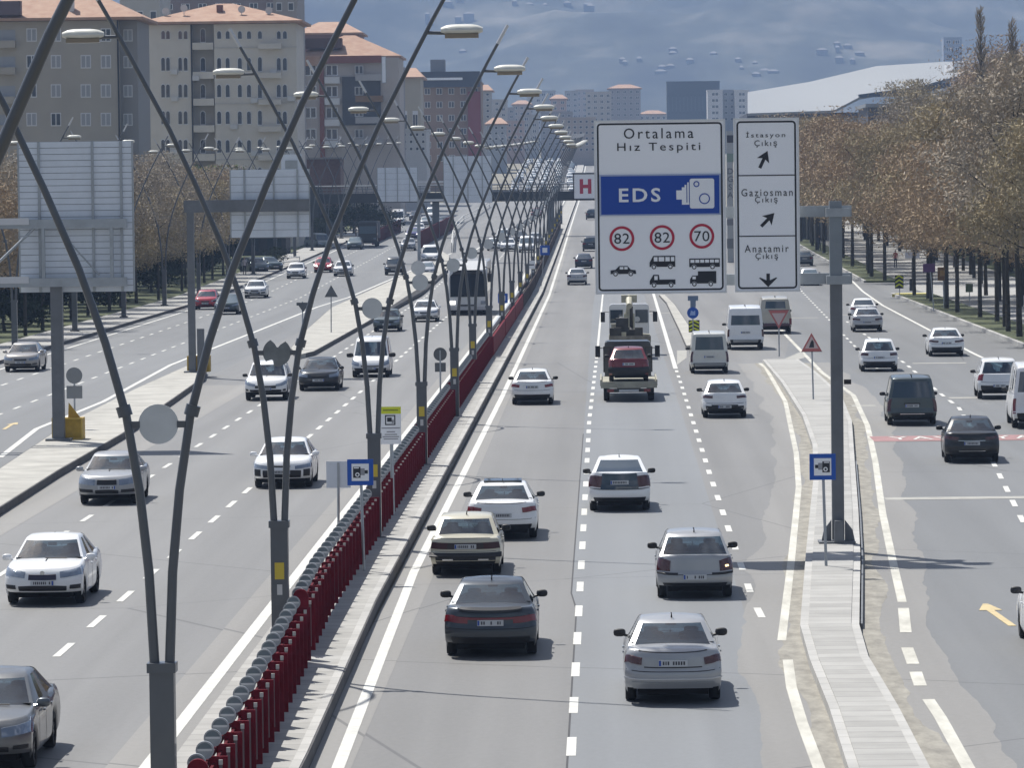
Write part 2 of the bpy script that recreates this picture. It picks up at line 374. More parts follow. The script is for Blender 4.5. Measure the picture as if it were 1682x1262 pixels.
a = G(1432, 722); rb = struct(MB().quad((a.x, a.y-1.6, .012), (22.6, a.y-1.6, .012), (22.6, a.y+1.7, .012), (a.x, a.y+1.7, .012)).build('road_warning_band', red), label='red band painted across the service road')
tx = MB()
wt = text('YAVAŞ', ((G(1480, 720).x+G(1588, 720).x)/2+.35, a.y), 2.6, .02, PAINT, rb, 'road_lettering', w=3.9, space=1.15, flat=True, depth=.004)
wt2 = text('YAVAŞ', (15.9, a.y), 2.6, .02, PAINT, rb, 'road_lettering', w=3.9, space=1.15, flat=True, depth=.004)
yp = M('yellow_road_paint', (.50, .40, .22), .75, var=.12, scale=3)
def road_arrow(px, py, k=1.0):
    g = G(px, py); x, y = g.x, g.y; h = .010
    mb = MB(); mb.slab([(x+.12*k, y-2.6), (x+.42*k, y-2.6), (x+.12*k, y+.9), (x-.18*k, y+.9)], .006, h)
    mb.slab([(x-.48*k, y+.9), (x+.44*k, y+.9), (x+.1*k, y+2.4), (x-.1*k, y+2.4)], .0065, h+.001)
    struct(mb.build('road_arrow', yp, recalc=False), label='faded yellow arrow painted on the lane')
road_arrow(1634, 1010, .55); road_arrow(15, 700, .5)

# ------------------------------------------------------------------ raised islands
KF = M('shaded_kerb_face', (.085, .083, .085), .85, var=.3, scale=2)  # dark tone: shade on the kerb sides is put into the colour
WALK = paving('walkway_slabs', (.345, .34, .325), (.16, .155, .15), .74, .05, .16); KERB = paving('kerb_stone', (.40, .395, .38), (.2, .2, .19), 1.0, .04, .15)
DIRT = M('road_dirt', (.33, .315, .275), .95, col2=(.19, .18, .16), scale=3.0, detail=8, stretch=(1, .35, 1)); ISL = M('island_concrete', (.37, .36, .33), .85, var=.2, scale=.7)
kr = [(-4.78, 30), (-4.85, 73), (-5.08, 100), (-5.08, 200), (-5.1, 620)]
kr2 = [(x-.16, y) for x, y in kr]
struct(raised(MB(), -6.95, kr2, 30, 1400, 0, .28).build('median_strip', WALK), label='raised slab strip between the two carriageways')
struct(raised(MB(), kr2, kr, 30, 1400, 0, .285).build('kerb', KERB, recalc=True))
KF = M('shaded_kerb_face', (.085, .083, .085), .85, var=.3, scale=2)
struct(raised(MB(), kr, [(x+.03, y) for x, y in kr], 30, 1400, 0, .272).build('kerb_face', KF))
# left island between main and service road: outline from its kerb, two pieces
def island(name, out, h, mat, kerb=True):
    pts = [(v.x, v.y) for v in (G(*p, h) for p in out)]
    o = struct(MB().slab(pts, 0, h).build(name, mat)); n = len(pts); ar = sum(pts[i][0]*pts[(i+1) % n][1]-pts[(i+1) % n][0]*pts[i][1] for i in range(n)); sg = 1 if ar > 0 else -1; off = []
    for i in range(n):
        a, b = Vector(pts[i-1]), Vector(pts[(i+1) % n]); d = (b-a).normalized(); off.append((pts[i][0]+sg*d.y*.04, pts[i][1]-sg*d.x*.04))
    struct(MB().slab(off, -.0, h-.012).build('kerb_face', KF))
    return pts
island('traffic_island', [(-150, 930), (0, 832), (95, 772), (200, 712), (290, 650), (335, 618), (338, 607), (325, 600), (305, 602), (220, 640), (120, 690), (0, 770), (-150, 850)], .25, ISL)
island('traffic_island', [(490, 583), (515, 577), (600, 530), (700, 475), (735, 443), (738, 420), (725, 412), (690, 440), (620, 470), (545, 505), (500, 545), (478, 572)], .25, ISL)
# right island walkway
wl_ = pl_px((1405, 1262), (1378, 1180), (1345, 1100), (1328, 1042), (1335, 925), (1340, 860), (1345, 800), (1343, 740), (1325, 690), (1290, 635), (1258, 597))
wr_ = pl_px((1500, 1262), (1460, 1180), (1412, 1095), (1398, 1042), (1402, 925), (1400, 850), (1395, 760), (1392, 700), (1375, 655), (1335, 618), (1290, 585))
wy0, wy1 = 62, min(wl_[-1][1], wr_[-1][1])
struct(raised(MB(), wl_, wr_, wy0, wy1, 0, .22).build('walkway', WALK), label='slab walkway on the right-hand island')
k1 = [(x-.17, y) for x, y in wl_]; k2 = [(x+.17, y) for x, y in wr_]
struct(raised(MB(), k1, wl_, wy0, wy1, 0, .20).build('kerb', KERB)); struct(raised(MB(), wr_, k2, wy0, wy1, 0, .20).build('kerb', KERB))
def ragged(side, w0, amp, seed):
    out = []; y = wy0; ref = k1 if side < 0 else k2; k = 0
    while y <= wy1: out.append((interp(ref, y)+side*(w0+amp*(noise.noise(Vector((seed, y*.13, 0)))+.25*noise.noise(Vector((seed, y*.8, 3))))), y)); y += .6
    return out
struct(strip(MB(), ragged(-1, .42, .32, 3), k1, wy0, wy1, .006).build('road_dirt', DIRT, recalc=False)); struct(strip(MB(), k2, ragged(1, .48, .40, 8), wy0, wy1, .006).build('road_dirt', DIRT, recalc=False))
struct(strip(MB(), ragged(-1, 1.25, .35, 5), k1, wy0, wy1, .0035).build('dusty_shoulder', ASPH_D, recalc=False)); 
struct(strip(MB(), k2, ragged(1, 1.5, .4, 12), wy0, wy1, .0035).build('dusty_shoulder', ASPH_D, recalc=False))
# narrow drain wall along the near right side of the island
struct(raised(MB(), [(x+.03, y) for x, y in k2], [(x+.07, y) for x, y in k2], 95, 150, 0, .12).build('steel_edging', STEEL()))
struct(strip(MB(), [(-20.2, 30), (-20.2, 200)], [(-16.4, 30), (-16.4, 200)], 90, 215, .0035).build('dusty_shoulder', ASPH_D, recalc=False))
# gore area between the right road and the slip road, far part
gore = island('traffic_island', [(1128, 568), (1118, 545), (1095, 497), (1083, 484), (1092, 484), (1108, 500), (1140, 548), (1146, 566)], .14, ISL)
struct(raised(MB(), [(4.9, 380), (5.0, 640)], [(5.6, 380), (5.6, 640)], 380, 640, 0, .2).build('kerb', KERB))
# verges and pavements
GRASS = M('verge_grass', (.035, .05, .018), .95, col2=(.09, .10, .04), scale=.9, detail=8)
SIDE = paving('pavement', (.33, .325, .31), (.2, .2, .19), 1.5, .06, .15)
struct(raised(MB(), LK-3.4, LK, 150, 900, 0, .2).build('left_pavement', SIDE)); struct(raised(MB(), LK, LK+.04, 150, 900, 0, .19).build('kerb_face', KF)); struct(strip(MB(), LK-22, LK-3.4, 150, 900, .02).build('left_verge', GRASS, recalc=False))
struct(raised(MB(), RK, RK+.25, 100, 366, 0, .2).build('kerb', KERB)); struct(raised(MB(), RK+.25, RK+3.2, 100, 366, 0, .17).build('right_verge', GRASS))
struct(raised(MB(), 22.9, 23.1, 402, 640, 0, .2).build('kerb', KERB)); struct(raised(MB(), 23.1, 25.9, 402, 640, 0, .17).build('right_verge', GRASS))
struct(strip(MB(), RK+3.2, RK+14, 100, 700, .01).build('right_pavement', SIDE, recalc=False)); struct(strip(MB(), 23.0, RK+3.2, 366, 402, .008).build('side_road', ASPH_S, recalc=False))
struct(strip(MB(), 25.9, 26.2, 402, 700, .009).build('side_road', ASPH_S, recalc=False))
struct(strip(MB(), RK+14, RK+34, 100, 700, .012).build('park_ground', GRASS, recalc=False))
# ------------------------------------------------------------------ vehicles
def PAINTM(name, col, metal=0.0):
    return M('paint_'+name, col, .3 if metal < .1 else .33, metal, coat=.6, var=.05, scale=1.3)
GLASS = M('tinted_glass', (.032, .048, .066), .03, spec=1.0); GLASS2 = M('light_glass', (.13, .17, .20), .05, spec=1.0)
def seeglass():
    m = bpy.data.materials.new('clear_glass'); m.use_nodes = True; n = m.node_tree; n.nodes.clear(); o = n.nodes.new('ShaderNodeOutputMaterial'); mx = n.nodes.new('ShaderNodeMixShader'); t = n.nodes.new('ShaderNodeBsdfTransparent'); g = n.nodes.new('ShaderNodeBsdfGlossy'); f = n.nodes.new('ShaderNodeLayerWeight'); f.inputs['Blend'].default_value = .5
    t.inputs['Color'].default_value = (.30, .40, .46, 1); g.inputs['Roughness'].default_value = .04; g.inputs['Color'].default_value = (.95, .98, 1, 1)
    n.links.new(math_node(n, 'ADD', math_node(n, 'MULTIPLY', math_node(n, 'POWER', f.outputs['Facing'], 4.0), .80), .15), mx.inputs[0]); n.links.new(t.outputs[0], mx.inputs[1]); n.links.new(g.outputs[0], mx.inputs[2]); n.links.new(mx.outputs[0], o.inputs['Surface']); return m
CLEAR = seeglass(); SEAT = M('seat_fabric', (.02, .023, .03), .9)
TYRE = M('tyre_rubber', (.013, .013, .014), .85); RIM = M('wheel_rim', (.36, .37, .38), .35, .7); UNDER = M('underbody_black', (.006, .006, .007), .9)
BLACKT = M('black_trim', (.014, .014, .016), .55); CHROME = M('chrome', (.62, .63, .65), .15, 1.0)
TAIL = M('tail_lamp_red', (.17, .006, .012), .18, coat=.8); TAILD = M('tail_lamp_dark', (.06, .004, .008), .18, coat=.8); HEAD = M('headlamp_lens', (.24, .28, .34), .08, .3, coat=1.0)
LITLAMP = M('lit_headlamp', (1, .97, .9), .2, emit=2.2); AMBER = M('indicator_amber', (.6, .22, .03), .25); BRAKE = M('lit_amber', (1, .75, .4), .3, emit=1.6)
PLATE = M('number_plate', (.50, .52, .54), .5); PLATEC = M('plate_characters', (.05, .05, .06), .6); PLATEB = M('plate_blue_band', (.02, .07, .35), .5)
def lin(tab, x):
    if x <= tab[0][0]: return tab[0][1]
    for (a, u), (b, v) in zip(tab, tab[1:]):
        if x <= b: return u+(v-u)*(x-a)/(b-a)
    return tab[-1][1]
WF = [(0, .94), (.1, .985), (.35, 1), (.62, .995), (.8, .97), (.93, .94), (1, .90)]
KINDS_ = {
 'sedan': dict(L=4.5, W=1.77, H=1.45, sill=.2, rw=.31, wb=2.62, top=[(-2.25, .90), (-2.1, 1.0), (-1.6, 1.02), (-.9, .98), (.9, .97), (1.3, .95), (1.9, .88), (2.15, .84), (2.25, .78)],
    gh=(1.20, .32, -.92, -1.66, .93, .67), sw=[(.10, .50), (.54, .86)], cf=(.12, .22), cr=(.07, .15), fo=[(0, .10), (.2, .0), (.6, .01), (.85, .07), (1, .17)], ro=[(0, .10), (.15, .02), (.45, .0), (.55, .04), (.9, .06), (1, .10)]),
 'hatch': dict(L=3.95, W=1.72, H=1.47, sill=.2, rw=.30, wb=2.48, top=[(-1.97, .93), (-1.85, 1.0), (-1.4, .99), (.9, .97), (1.2, .95), (1.7, .89), (1.97, .78)],
    gh=(1.08, .30, -1.30, -1.86, .94, .72), sw=[(.10, .48), (.52, .84)], cf=(.12, .22), cr=(.06, .16), fo=[(0, .10), (.2, .0), (.6, .01), (.85, .07), (1, .17)], ro=[(0, .10), (.15, .0), (.42, .0), (.5, .05), (.9, .08), (1, .12)]),
 'suv': dict(L=4.4, W=1.83, H=1.66, sill=.27, rw=.35, wb=2.65, top=[(-2.2, .98), (-2.05, 1.08), (1.0, 1.03), (1.4, 1.0), (1.9, .92), (2.2, .74)],
    gh=(1.1, .42, -1.65, -2.06, .94, .74), sw=[(.09, .46), (.50, .86)], cf=(.10, .2), cr=(.06, .14), fo=[(0, .12), (.2, .0), (.7, .02), (.9, .10), (1, .2)], ro=[(0, .12), (.15, .0), (.5, .0), (.6, .05), (1, .12)]),
 'old': dict(L=4.4, W=1.70, H=1.40, sill=.2, rw=.29, wb=2.5, top=[(-2.2, .86), (-2.1, .93), (-1.4, .95), (.9, .92), (1.2, .90), (2.1, .80), (2.2, .72)],
    gh=(1.02, .34, -.98, -1.52, .94, .72), sw=[(.08, .47), (.51, .84)], cf=(.03, .08), cr=(.03, .06), fo=[(0, .10), (.2, .0), (.5, .02), (1, .06)], ro=[(0, .10), (.15, -.02), (.38, -.02), (.42, .05), (.95, .07), (1, .10)]),
 'liftback': dict(L=4.45, W=1.75, H=1.49, sill=.2, rw=.31, wb=2.70, top=[(-2.22, 1.02), (-2.1, 1.12), (-1.7, 1.10), (-.8, 1.0), (.9, .94), (1.3, .90), (1.9, .76), (2.22, .62)],
    gh=(1.25, .25, -.85, -2.02, .92, .68), sw=[(.10, .46), (.50, .80)], cf=(.14, .22), cr=(.06, .14), fo=[(0, .10), (.2, .0), (.6, .01), (.85, .07), (1, .17)], ro=[(0, .10), (.15, .0), (.45, .0), (.5, .04), (1, .08)]),
 'van': dict(L=4.45, W=1.82, H=1.86, sill=.23, rw=.32, wb=2.75, top=[(-2.22, 1.04), (1.1, 1.04), (1.5, 1.0), (2.0, .84), (2.22, .70)],
    gh=(1.52, .85, -2.02, -2.16, .96, .80), sw=[(.07, .34), (.37, .62), (.66, .92)], cf=(.10, .18), cr=(.03, .06), fo=[(0, .10), (.2, .0), (.7, .02), (.9, .10), (1, .2)], ro=[(0, .08), (.12, -.03), (.3, -.03), (.34, .03), (1, .05)]),
 'bigvan': dict(L=5.4, W=2.0, H=2.42, sill=.28, rw=.34, wb=3.3, top=[(-2.7, 1.32), (1.7, 1.30), (2.1, 1.12), (2.5, .98), (2.7, .84)],
    gh=(2.12, 1.35, -2.58, -2.68, .96, .82), sw=[(.07, .24), (.27, .52), (.55, .93)], cf=(.10, .18), cr=(.03, .06), fo=[(0, .10), (.2, .0), (.7, .02), (1, .14)], ro=[(0, .08), (.12, -.04), (.26, -.04), (.3, .02), (1, .04)]),
}
class Body:
    def __init__(s, p):
        s.p = p; s.hw = p['W']/2; s.L2 = p['L']/2
        s.ax = (p['wb']/2 + p.get('axo', .05), -p['wb']/2 + p.get('axo', .05))
    def zt(s, y): return lin(s.p['top'], y)
    def zb(s, y):
        z = s.p['sill']; a = abs(y)
        if a > s.L2-.5: z += .11*(a-(s.L2-.5))/.5
        r = s.p['rw']+.055
        for yw in s.ax:
            d = abs(y-yw)
            if d < r: z = max(z, s.p['rw']+math.sqrt(r*r-d*d))
        return z
    def pt(s, side, u, q, off=0.0):
        """side front/rear, u -1..1 across, |u|>1 wraps round the corner in metres; q 0..1 up the side"""
        p = s.p; c1, c2 = p['cf'] if side == 'front' else p['cr']; o = lin(p['fo'] if side == 'front' else p['ro'], q); sg = 1 if side == 'front' else -1
        uu = min(1, abs(u)); dy = c1*uu*uu + c2*uu**8 + o + max(0, abs(u)-1)
        w = s.hw*lin(WF, q); x = w*uu*(1 if u >= 0 else -1); y = s.L2-dy
        e = 1e-3; dyd = (2*c1*uu + 8*c2*uu**7); nx = dyd/w; ny = 1.0
        if abs(u) > 1: nx, ny = 1, 0
        l = math.hypot(nx, ny); x += off*nx/l*(1 if u >= 0 else -1); y += off*ny/l
        y *= sg; zt = s.zt(y); zb = min(s.p['sill']+.11, zt)
        if abs(u) > 1.0: zb = s.zb(y) if abs(y) > s.L2-.6 else zb
        return (x, y, zb + q*(zt-zb))
    def shell(s, mat, parent):
        mb = MB(); rows = [0, .06, .14, .26, .4, .5, .56, .64, .74, .84, .91, .96, 1.0]
        U = [-1, -.985, -.95, -.9, -.82, -.7, -.5, -.25, 0, .25, .5, .7, .82, .9, .95, .985, 1]
        NS = 58; rings = []
        for q in rows:
            ring = [s.pt('front', u, q) for u in U]
            ya = ring[-1][1]; rear = [s.pt('rear', u, q) for u in U[::-1]]; yb = rear[0][1]; w = s.hw*lin(WF, q)
            for k in range(1, NS):
                y = ya + (yb-ya)*k/NS; zb = s.zb(y); ring.append((w, y, zb+q*(s.zt(y)-zb)))
            ring += rear
            for k in range(1, NS):
                y = yb + (ya-yb)*k/NS; zb = s.zb(y); ring.append((-w, y, zb+q*(s.zt(y)-zb)))
            rings.append(ring)
        n = len(rings[0])
        for r in rings: mb.v += r
        sp = s.L2-.75
        for k in (.97, .9, .75, .5, .25, .02):
            for x, y, z in rings[-1]:
                sy = max(-sp, min(sp, y)); yy = sy+(y-sy)*k; xx = x*k
                mb.v.append((xx, yy, s.zt(yy) + .035*(1-k*k)))
        for j in range(len(rows)-1+6):
            for i in range(n):
                a = j*n+i; b = j*n+(i+1) % n; mb.f.append((a, b, b+n, a+n))
        return mb.build('body', mat, parent, smooth=True, ang=50)
    def patch(s, name, side, u0, u1, q0, q1, mat, parent, off=.012, nu=8, nq=3, lo=None, hi=None, inset=.03, label=None):
        mb = MB(); i = 0
        def grid(o):
            st = len(mb.v)
            for a in range(nq+1):
                for b in range(nu+1):
                    u = u0+(u1-u0)*b/nu; f = b/nu
                    ql = q0 if lo is None else q0+lo(f); qh = q1 if hi is None else q1+hi(f)
                    mb.v.append(s.pt(side, u, ql+(qh-ql)*a/nq, o))
            return st
        A = grid(off); B = grid(-inset); w = nu+1
        for a in range(nq):
            for b in range(nu): k = A+a*w+b; mb.f.append((k, k+1, k+w+1, k+w))
        edge = [b for b in range(w)] + [a*w+nu for a in range(1, nq+1)] + [nq*w+b for b in range(nu-1, -1, -1)] + [a*w for a in range(nq-1, 0, -1)]
        for a, b in zip(edge, edge[1:]+edge[:1]): mb.f.append((A+a, A+b, B+b, B+a))
        return mb.build(name, mat, parent, smooth=True, ang=40, label=label)
    def cabin(s, mat, glass, parent, rear_glass=None, side=True, roof_mat=None):
        p = s.p; yf0, yf1, yr1, yr0, fb, ft = p['gh']; H = p['H']; wb, wt = s.hw*fb, s.hw*ft
        ru = p.get('rgu', .86)
        FU = [-1, -.97, -.93, -.6, -.2, .2, .6, .93, .97, 1]; RU = [1, .95, ru, .55, .2, -.2, -.55, -ru, -.95, -1]
        ks = sorted({0.0, .02, .05, .98, 1.0} | {k for a in p['sw'] for k in a} | {(a+b)/2 for a, b in p['sw']})
        rows = [(0, 0), (.08, .08), (.32, .33), (.62, .64), (.84, .87), (.93, .99), (.98, 1.15), (1.0, 1.38)]
        gl = p.get('grow', (1, 4))
        cols = []   # (kind, param)
        cols += [('F', u) for u in FU] + [('R', k) for k in ks[1:-1]] + [('B', u) for u in RU] + [('L', 1-k) for k in ks[1:-1]]
        labs = []
        for i in range(len(FU)-1): labs.append('windshield' if abs(FU[i]) <= .931 and abs(FU[i+1]) <= .931 else None)
        def sidelab(a, b): 
            for j, (x, y) in enumerate(p['sw']):
                if a >= x-1e-6 and b <= y+1e-6: return j
            return None
        sl_ = [sidelab(a, b) for a, b in zip(ks, ks[1:])]
        labs += [('side_window', 1, j) if j is not None else None for j in sl_]
        labs += ['rear_window' if abs(RU[i]) <= ru+.001 and abs(RU[i+1]) <= ru+.001 else None for i in range(len(RU)-1)]
        labs += [('side_window', -1, j) if j is not None else None for j in sl_[::-1]]
        V = []
        for zf, kf in rows:
            yf = yf0+(yf1-yf0)*kf; yr = yr0+(yr1-yr0)*kf; w = wb+(wt-wb)*kf
            for kd, a in cols:
                if kd == 'F': x = a*w; y = yf-.10*a*a-.10*abs(a)**8
                elif kd == 'B': x = a*w; y = yr+.05*a*a+.08*abs(a)**8
                else: x = w*(1 if kd == 'R' else -1)*(1-.05*(2*a-1)**2*.6); y = (yf-.20)+((yr+.13)-(yf-.20))*a
                zb0 = s.zt(y)-.025 if zf == 0 else None
                h = H-.05*((y-(yf1+yr1)/2)/1.2)**2 if abs(y) < 9 else H
                y0 = y
                if zf == 0: z = s.zt(y)-.03
                else:
                    yy = {'F': yf0, 'B': yr0}.get(kd, y); z0 = s.zt(yy)-.03; z = z0+zf*(h-z0)
                V.append((x, y, z))
        n = len(cols); mb = MB(); mb.v = V[:]; groups = {}
        for j in range(len(rows)-1):
            for i in range(n):
                a = j*n+i; b = j*n+(i+1) % n; f = (a, b, b+n, a+n); lab = labs[i] if i < len(labs) else None
                if lab and gl[0] <= j < gl[1] and not (lab == 'rear_window' and rear_glass is False) and not (isinstance(lab, tuple) and (not side or lab[2] in p.get('blind', ()))): groups.setdefault(lab, []).append(f)
                else: mb.f.append(f)
        top = (len(rows)-1)*n; base = top; ym0, ym1 = yf1-.5, yr1+.5
        for k in (.8, .5, .02):
            for i in range(n):
                x, y, z = V[top+i]; sy = max(min(ym0, ym1), min(max(ym0, ym1), y)); yy = sy+(y-sy)*k; mb.v.append((x*k, yy, H-.05*((yy-(yf1+yr1)/2)/1.2)**2 + .03*(1-k*k)))
            st = len(mb.v)-n
            for i in range(n): mb.f.append((base+i, base+(i+1) % n, st+(i+1) % n, st+i))
            base = st
        mb.build('roof', roof_mat or mat, parent, smooth=True, ang=60)
        for lab, fs in groups.items():
            g = MB(); idx = {}
            for f in fs:
                for v in f:
                    if v not in idx: idx[v] = len(g.v); g.v.append(V[v])
                g.f.append(tuple(idx[v] for v in f))
            nm = lab if isinstance(lab, str) else 'side_window'
            g.build(nm, rear_glass if (nm == 'rear_window' and rear_glass) else glass, parent, smooth=True, recalc=False)
def wheel(parent, x, y, r, w=.2, full=True):
    sg = 1 if x > 0 else -1; mb = MB(); prof = [(r*.62, -w/2), (r*.93, -w/2), (r, -w*.34), (r, w*.34), (r*.93, w/2), (r*.62, w/2), (r*.58, w*.2), (0.02, w*.2)]
    n = 26
    for q, a in prof:
        for k in range(n): t = 2*PI*k/n; mb.v.append((a*sg, math.cos(t)*q, math.sin(t)*q))
    for j in range(len(prof)-1):
        for k in range(n): a = j*n+k; b = j*n+(k+1) % n; mb.f.append((a, b, b+n, a+n))
    o = mb.build('wheel', TYRE, parent, smooth=True, ang=35); o.location = (x, y, r)
    if full:
        rb = MB(); xo = sg*w*.36
        for k in range(7):
            t = 2*PI*k/7; c, s_ = math.cos(t), math.sin(t); c2, s2 = math.cos(t+PI/2)*.022, math.sin(t+PI/2)*.022; q = r*.6
            rb.v += [(xo, c*.03-c2, s_*.03-s2), (xo, c*.03+c2, s_*.03+s2), (xo, c*q+c2*1.4, s_*q+s2*1.4), (xo, c*q-c2*1.4, s_*q-s2*1.4)]
            i = len(rb.v)-4; rb.f.append((i, i+1, i+2, i+3))
            rb.v += [(xo-sg*.02, *v[1:]) for v in rb.v[i:i+4]]; j = i+4
            for m_ in range(4): rb.f.append((i+m_, i+(m_+1) % 4, j+(m_+1) % 4, j+m_))
        i = len(rb.v)
        for k in range(n):
            t = 2*PI*k/n
            for q, a in ((r*.57, xo-sg*.01), (r*.64, xo), (r*.64, xo-sg*.05)): rb.v.append((a, math.cos(t)*q, math.sin(t)*q))
        for k in range(n):
            a = i+3*k; b = i+3*((k+1) % n); rb.f += [(a, b, b+1, a+1), (a+1, b+1, b+2, a+2)]
        q = rb.build('rim', RIM, None); q.parent = o
    return o
def mirror(parent, x, y, z, mat, k=1.0):
    sg = 1 if x > 0 else -1; mb = MB(); nu, nv = 12, 8
    for j in range(nv+1):
        ph = -PI/2+PI*j/nv
        for i in range(nu):
            th = 2*PI*i/nu; cx = math.copysign(abs(math.cos(ph)*math.cos(th))**.7, math.cos(th)); cy = math.copysign(abs(math.cos(ph)*math.sin(th))**.7, math.sin(th)); cz = math.copysign(abs(math.sin(ph))**.7, math.sin(ph))
            mb.v.append((x+sg*.10*k+cx*.115*k, y+cy*.06*k, z+.06+cz*.075*k))
    for j in range(nv):
        for i in range(nu): a = j*nu+i; b = j*nu+(i+1) % nu; mb.f.append((a, b, b+nu, a+nu))
    mb.tube([(x-sg*.12, y, z-.01), (x+sg*.04, y, z+.02)], .025, 6)
    return mb.build('side_mirror', mat, parent, smooth=True)
def plate(parent, B, side, q, w=.52, h=.115, u=0.0, off=.03):
    a = B.pt(side, u, q, off); sg = 1 if side == 'front' else -1; x, y, z = a
    yb = (y-.03, y) if sg > 0 else (y, y+.03)
    pl = MB().box(x-w/2, x+w/2, min(yb), max(yb), z-h/2, z+h/2).build('number_plate', PLATE, parent)
    o = y+.001 if sg > 0 else y-.003; mb = MB(); rnd = random.Random(int(x*100+z*1000+w*77))
    xx = x-w/2+.075
    while xx < x+w/2-.05:
        ww = rnd.choice((.022, .03, .03)); 
        if rnd.random() < .82: mb.box(xx, xx+ww, o, o+.002, z-h*.28, z+h*.28)
        xx += ww+.017
    mb.build('plate_marks', PLATEC, pl); MB().box(x-w/2+.006, x-w/2+.045, o, o+.002, z-h*.42, z+h*.42).build('plate_band', PLATEB, pl)
def car(kind, label, cat, paint, px, mode, py, rear=True, yaw=0, group=None, name=None, opts=None, detail=2, **ov):
    """px: photo column of the tyre line; mode 'C' middle of the near end, 'L'/'R' its outer edge"""
    o = dict(opts or {}); p = dict(KINDS_[kind]); p.update(ov); B = Body(p)
    th = thing(name or 'car', label, cat, group=group)
    glass = o.get('glass', GLASS)
    if detail > 1 and kind != 'bigvan' and not o.get('opaque'): glass = CLEAR; o['rear_glass'] = CLEAR
    B.shell(paint, th)
    B.cabin(paint, glass, th, rear_glass=o.get('rear_glass'), side=o.get('side', True), roof_mat=o.get('roof'))
    L2, hw = B.L2, B.hw
    MB().box(-hw+.24, hw-.24, -L2+.28, L2-.42, p['sill']-.03, p['sill']+.40).build('underbody', UNDER, th)
    for yw in B.ax:
        for sg in (-1, 1): wheel(th, sg*(hw-.115), yw, p['rw'], full=detail > 1)
    if detail > 1 and kind != 'bigvan' and not o.get('opaque'):
        yf0, yf1, yr1, yr0, fb, ft = p['gh']; zi = max(B.zt(yr0+.15), B.zt(yf0-.15), B.zt(0))
        ib = MB(); wq = hw*.86; zr_, zf_ = B.zt(yr0)+.05, B.zt(yf0)+.05; ib.v = [(-wq, yr0+.2, zr_), (wq, yr0+.2, zr_), (wq, yf0-.24, zf_), (-wq, yf0-.24, zf_)]; ib.f = [(0, 1, 2, 3)]; ib.build('interior', SEAT, th)
        for yy, nm in ((.05, 'front_seat'), (yr1+.25, 'rear_seat')):
            for sx in (-.37, .37):
                hh = p['H']-.26-zi; zz = zi
                MB().prism([(sx-.24, zz), (sx+.24, zz), (sx+.22, zz+hh*.45), (sx+.13, zz+hh*.55), (sx+.13, zz+hh*.95), (sx+.08, zz+hh*1.05), (sx-.08, zz+hh*1.05), (sx-.13, zz+hh*.95), (sx-.13, zz+hh*.55), (sx-.22, zz+hh*.45)], yy-.06, yy+.06).build(nm, SEAT, th)
        MB().cbox((0, yf1-.12, p['H']-.2), .2, .03, .07).build('rear_view_mirror', BLACKT, th)
    lowm = o.get('low', BLACKT)
    if rear or detail > 1:
        B.patch('rear_valance', 'rear', -.86, .86, -.02, o.get('valq', .18), lowm, th, off=.012, nu=12)
    if rear:
        t = o.get('tail', (.62, 1.12, .66, .86)); tm = o.get('tailm', TAIL); lo, hi = o.get('tlo'), o.get('thi')
        for sg in (-1, 1): B.patch('tail_light', 'rear', sg*t[0], sg*t[1], t[2], t[3], tm, th, off=.014, nu=10, lo=lo, hi=hi)
        plate(th, B, 'rear', o.get('plq', .72))
        if kind in ('sedan', 'liftback', 'hatch', 'old', 'suv'): B.patch('bumper_seam', 'rear', -.97, .97, o.get('seam', .55)-.008, o.get('seam', .55)+.008, BLACKT, th, off=.004, nu=14, nq=1)
        if o.get('boot', kind in ('sedan', 'old')):
            B.patch('boot_seam', 'rear', -.78, .78, .985, 1.0, BLACKT, th, off=.004, nu=12, nq=1)
        for a in o.get('patches', ()): B.patch(a[0], 'rear', *a[1:5], a[5], th, off=a[6] if len(a) > 6 else .016, nu=12)
        if o.get('exhaust'):
            e = B.pt('rear', o['exhaust'], .03); MB().tube([(e[0], e[1]+.1, e[2]-.02), (e[0], e[1]-.05, e[2]-.02)], .035, 10).build('exhaust_pipe', CHROME, th)
    else:
        t = o.get('head', (.56, 1.22, .60, .80)); 
        for sg in (-1, 1): B.patch('headlight', 'front', sg*t[0], sg*t[1], t[2], t[3], o.get('headm', HEAD), th, off=.014, nu=10, lo=o.get('hlo', lambda f: f*.05), hi=o.get('hhi', lambda f: f*.10))
        g = o.get('grille', (.36, .58, .74)); B.patch('grille', 'front', -g[0], g[0], g[1], g[2], o.get('grillem', BLACKT), th, off=.014, nu=8)
        it = o.get('intake', (.62, .08, .30)); B.patch('lower_intake', 'front', -it[0], it[0], it[1], it[2], BLACKT, th, off=.012, nu=10, hi=lambda f: -.06*abs(2*f-1)**2)
        for sg in (-1, 1): B.patch('fog_lamp_recess', 'front', sg*(it[0]+.08), sg*.95, it[1]+.08, it[2]-.02, o.get('fogm', BLACKT), th, off=.012, nu=6)
        plate(th, B, 'front', o.get('plq', .40))
        if 'badge' in o: 
            e = B.pt('front', 0, o['badge'], .02); MB().disc((e[0], e[2]), .055, e[1], e[1]+.012, 16).build('badge', CHROME, th)
        for a in o.get('patches', ()): B.patch(a[0], 'front', *a[1:5], a[5], th, off=a[6] if len(a) > 6 else .016, nu=12)
    my = p['gh'][0]-.30; mm = o.get('mirror', BLACKT)
    for sg in (-1, 1): mirror(th, sg*(hw*.97), my, B.zt(my)-.02, mm, o.get('mk', 1.0))
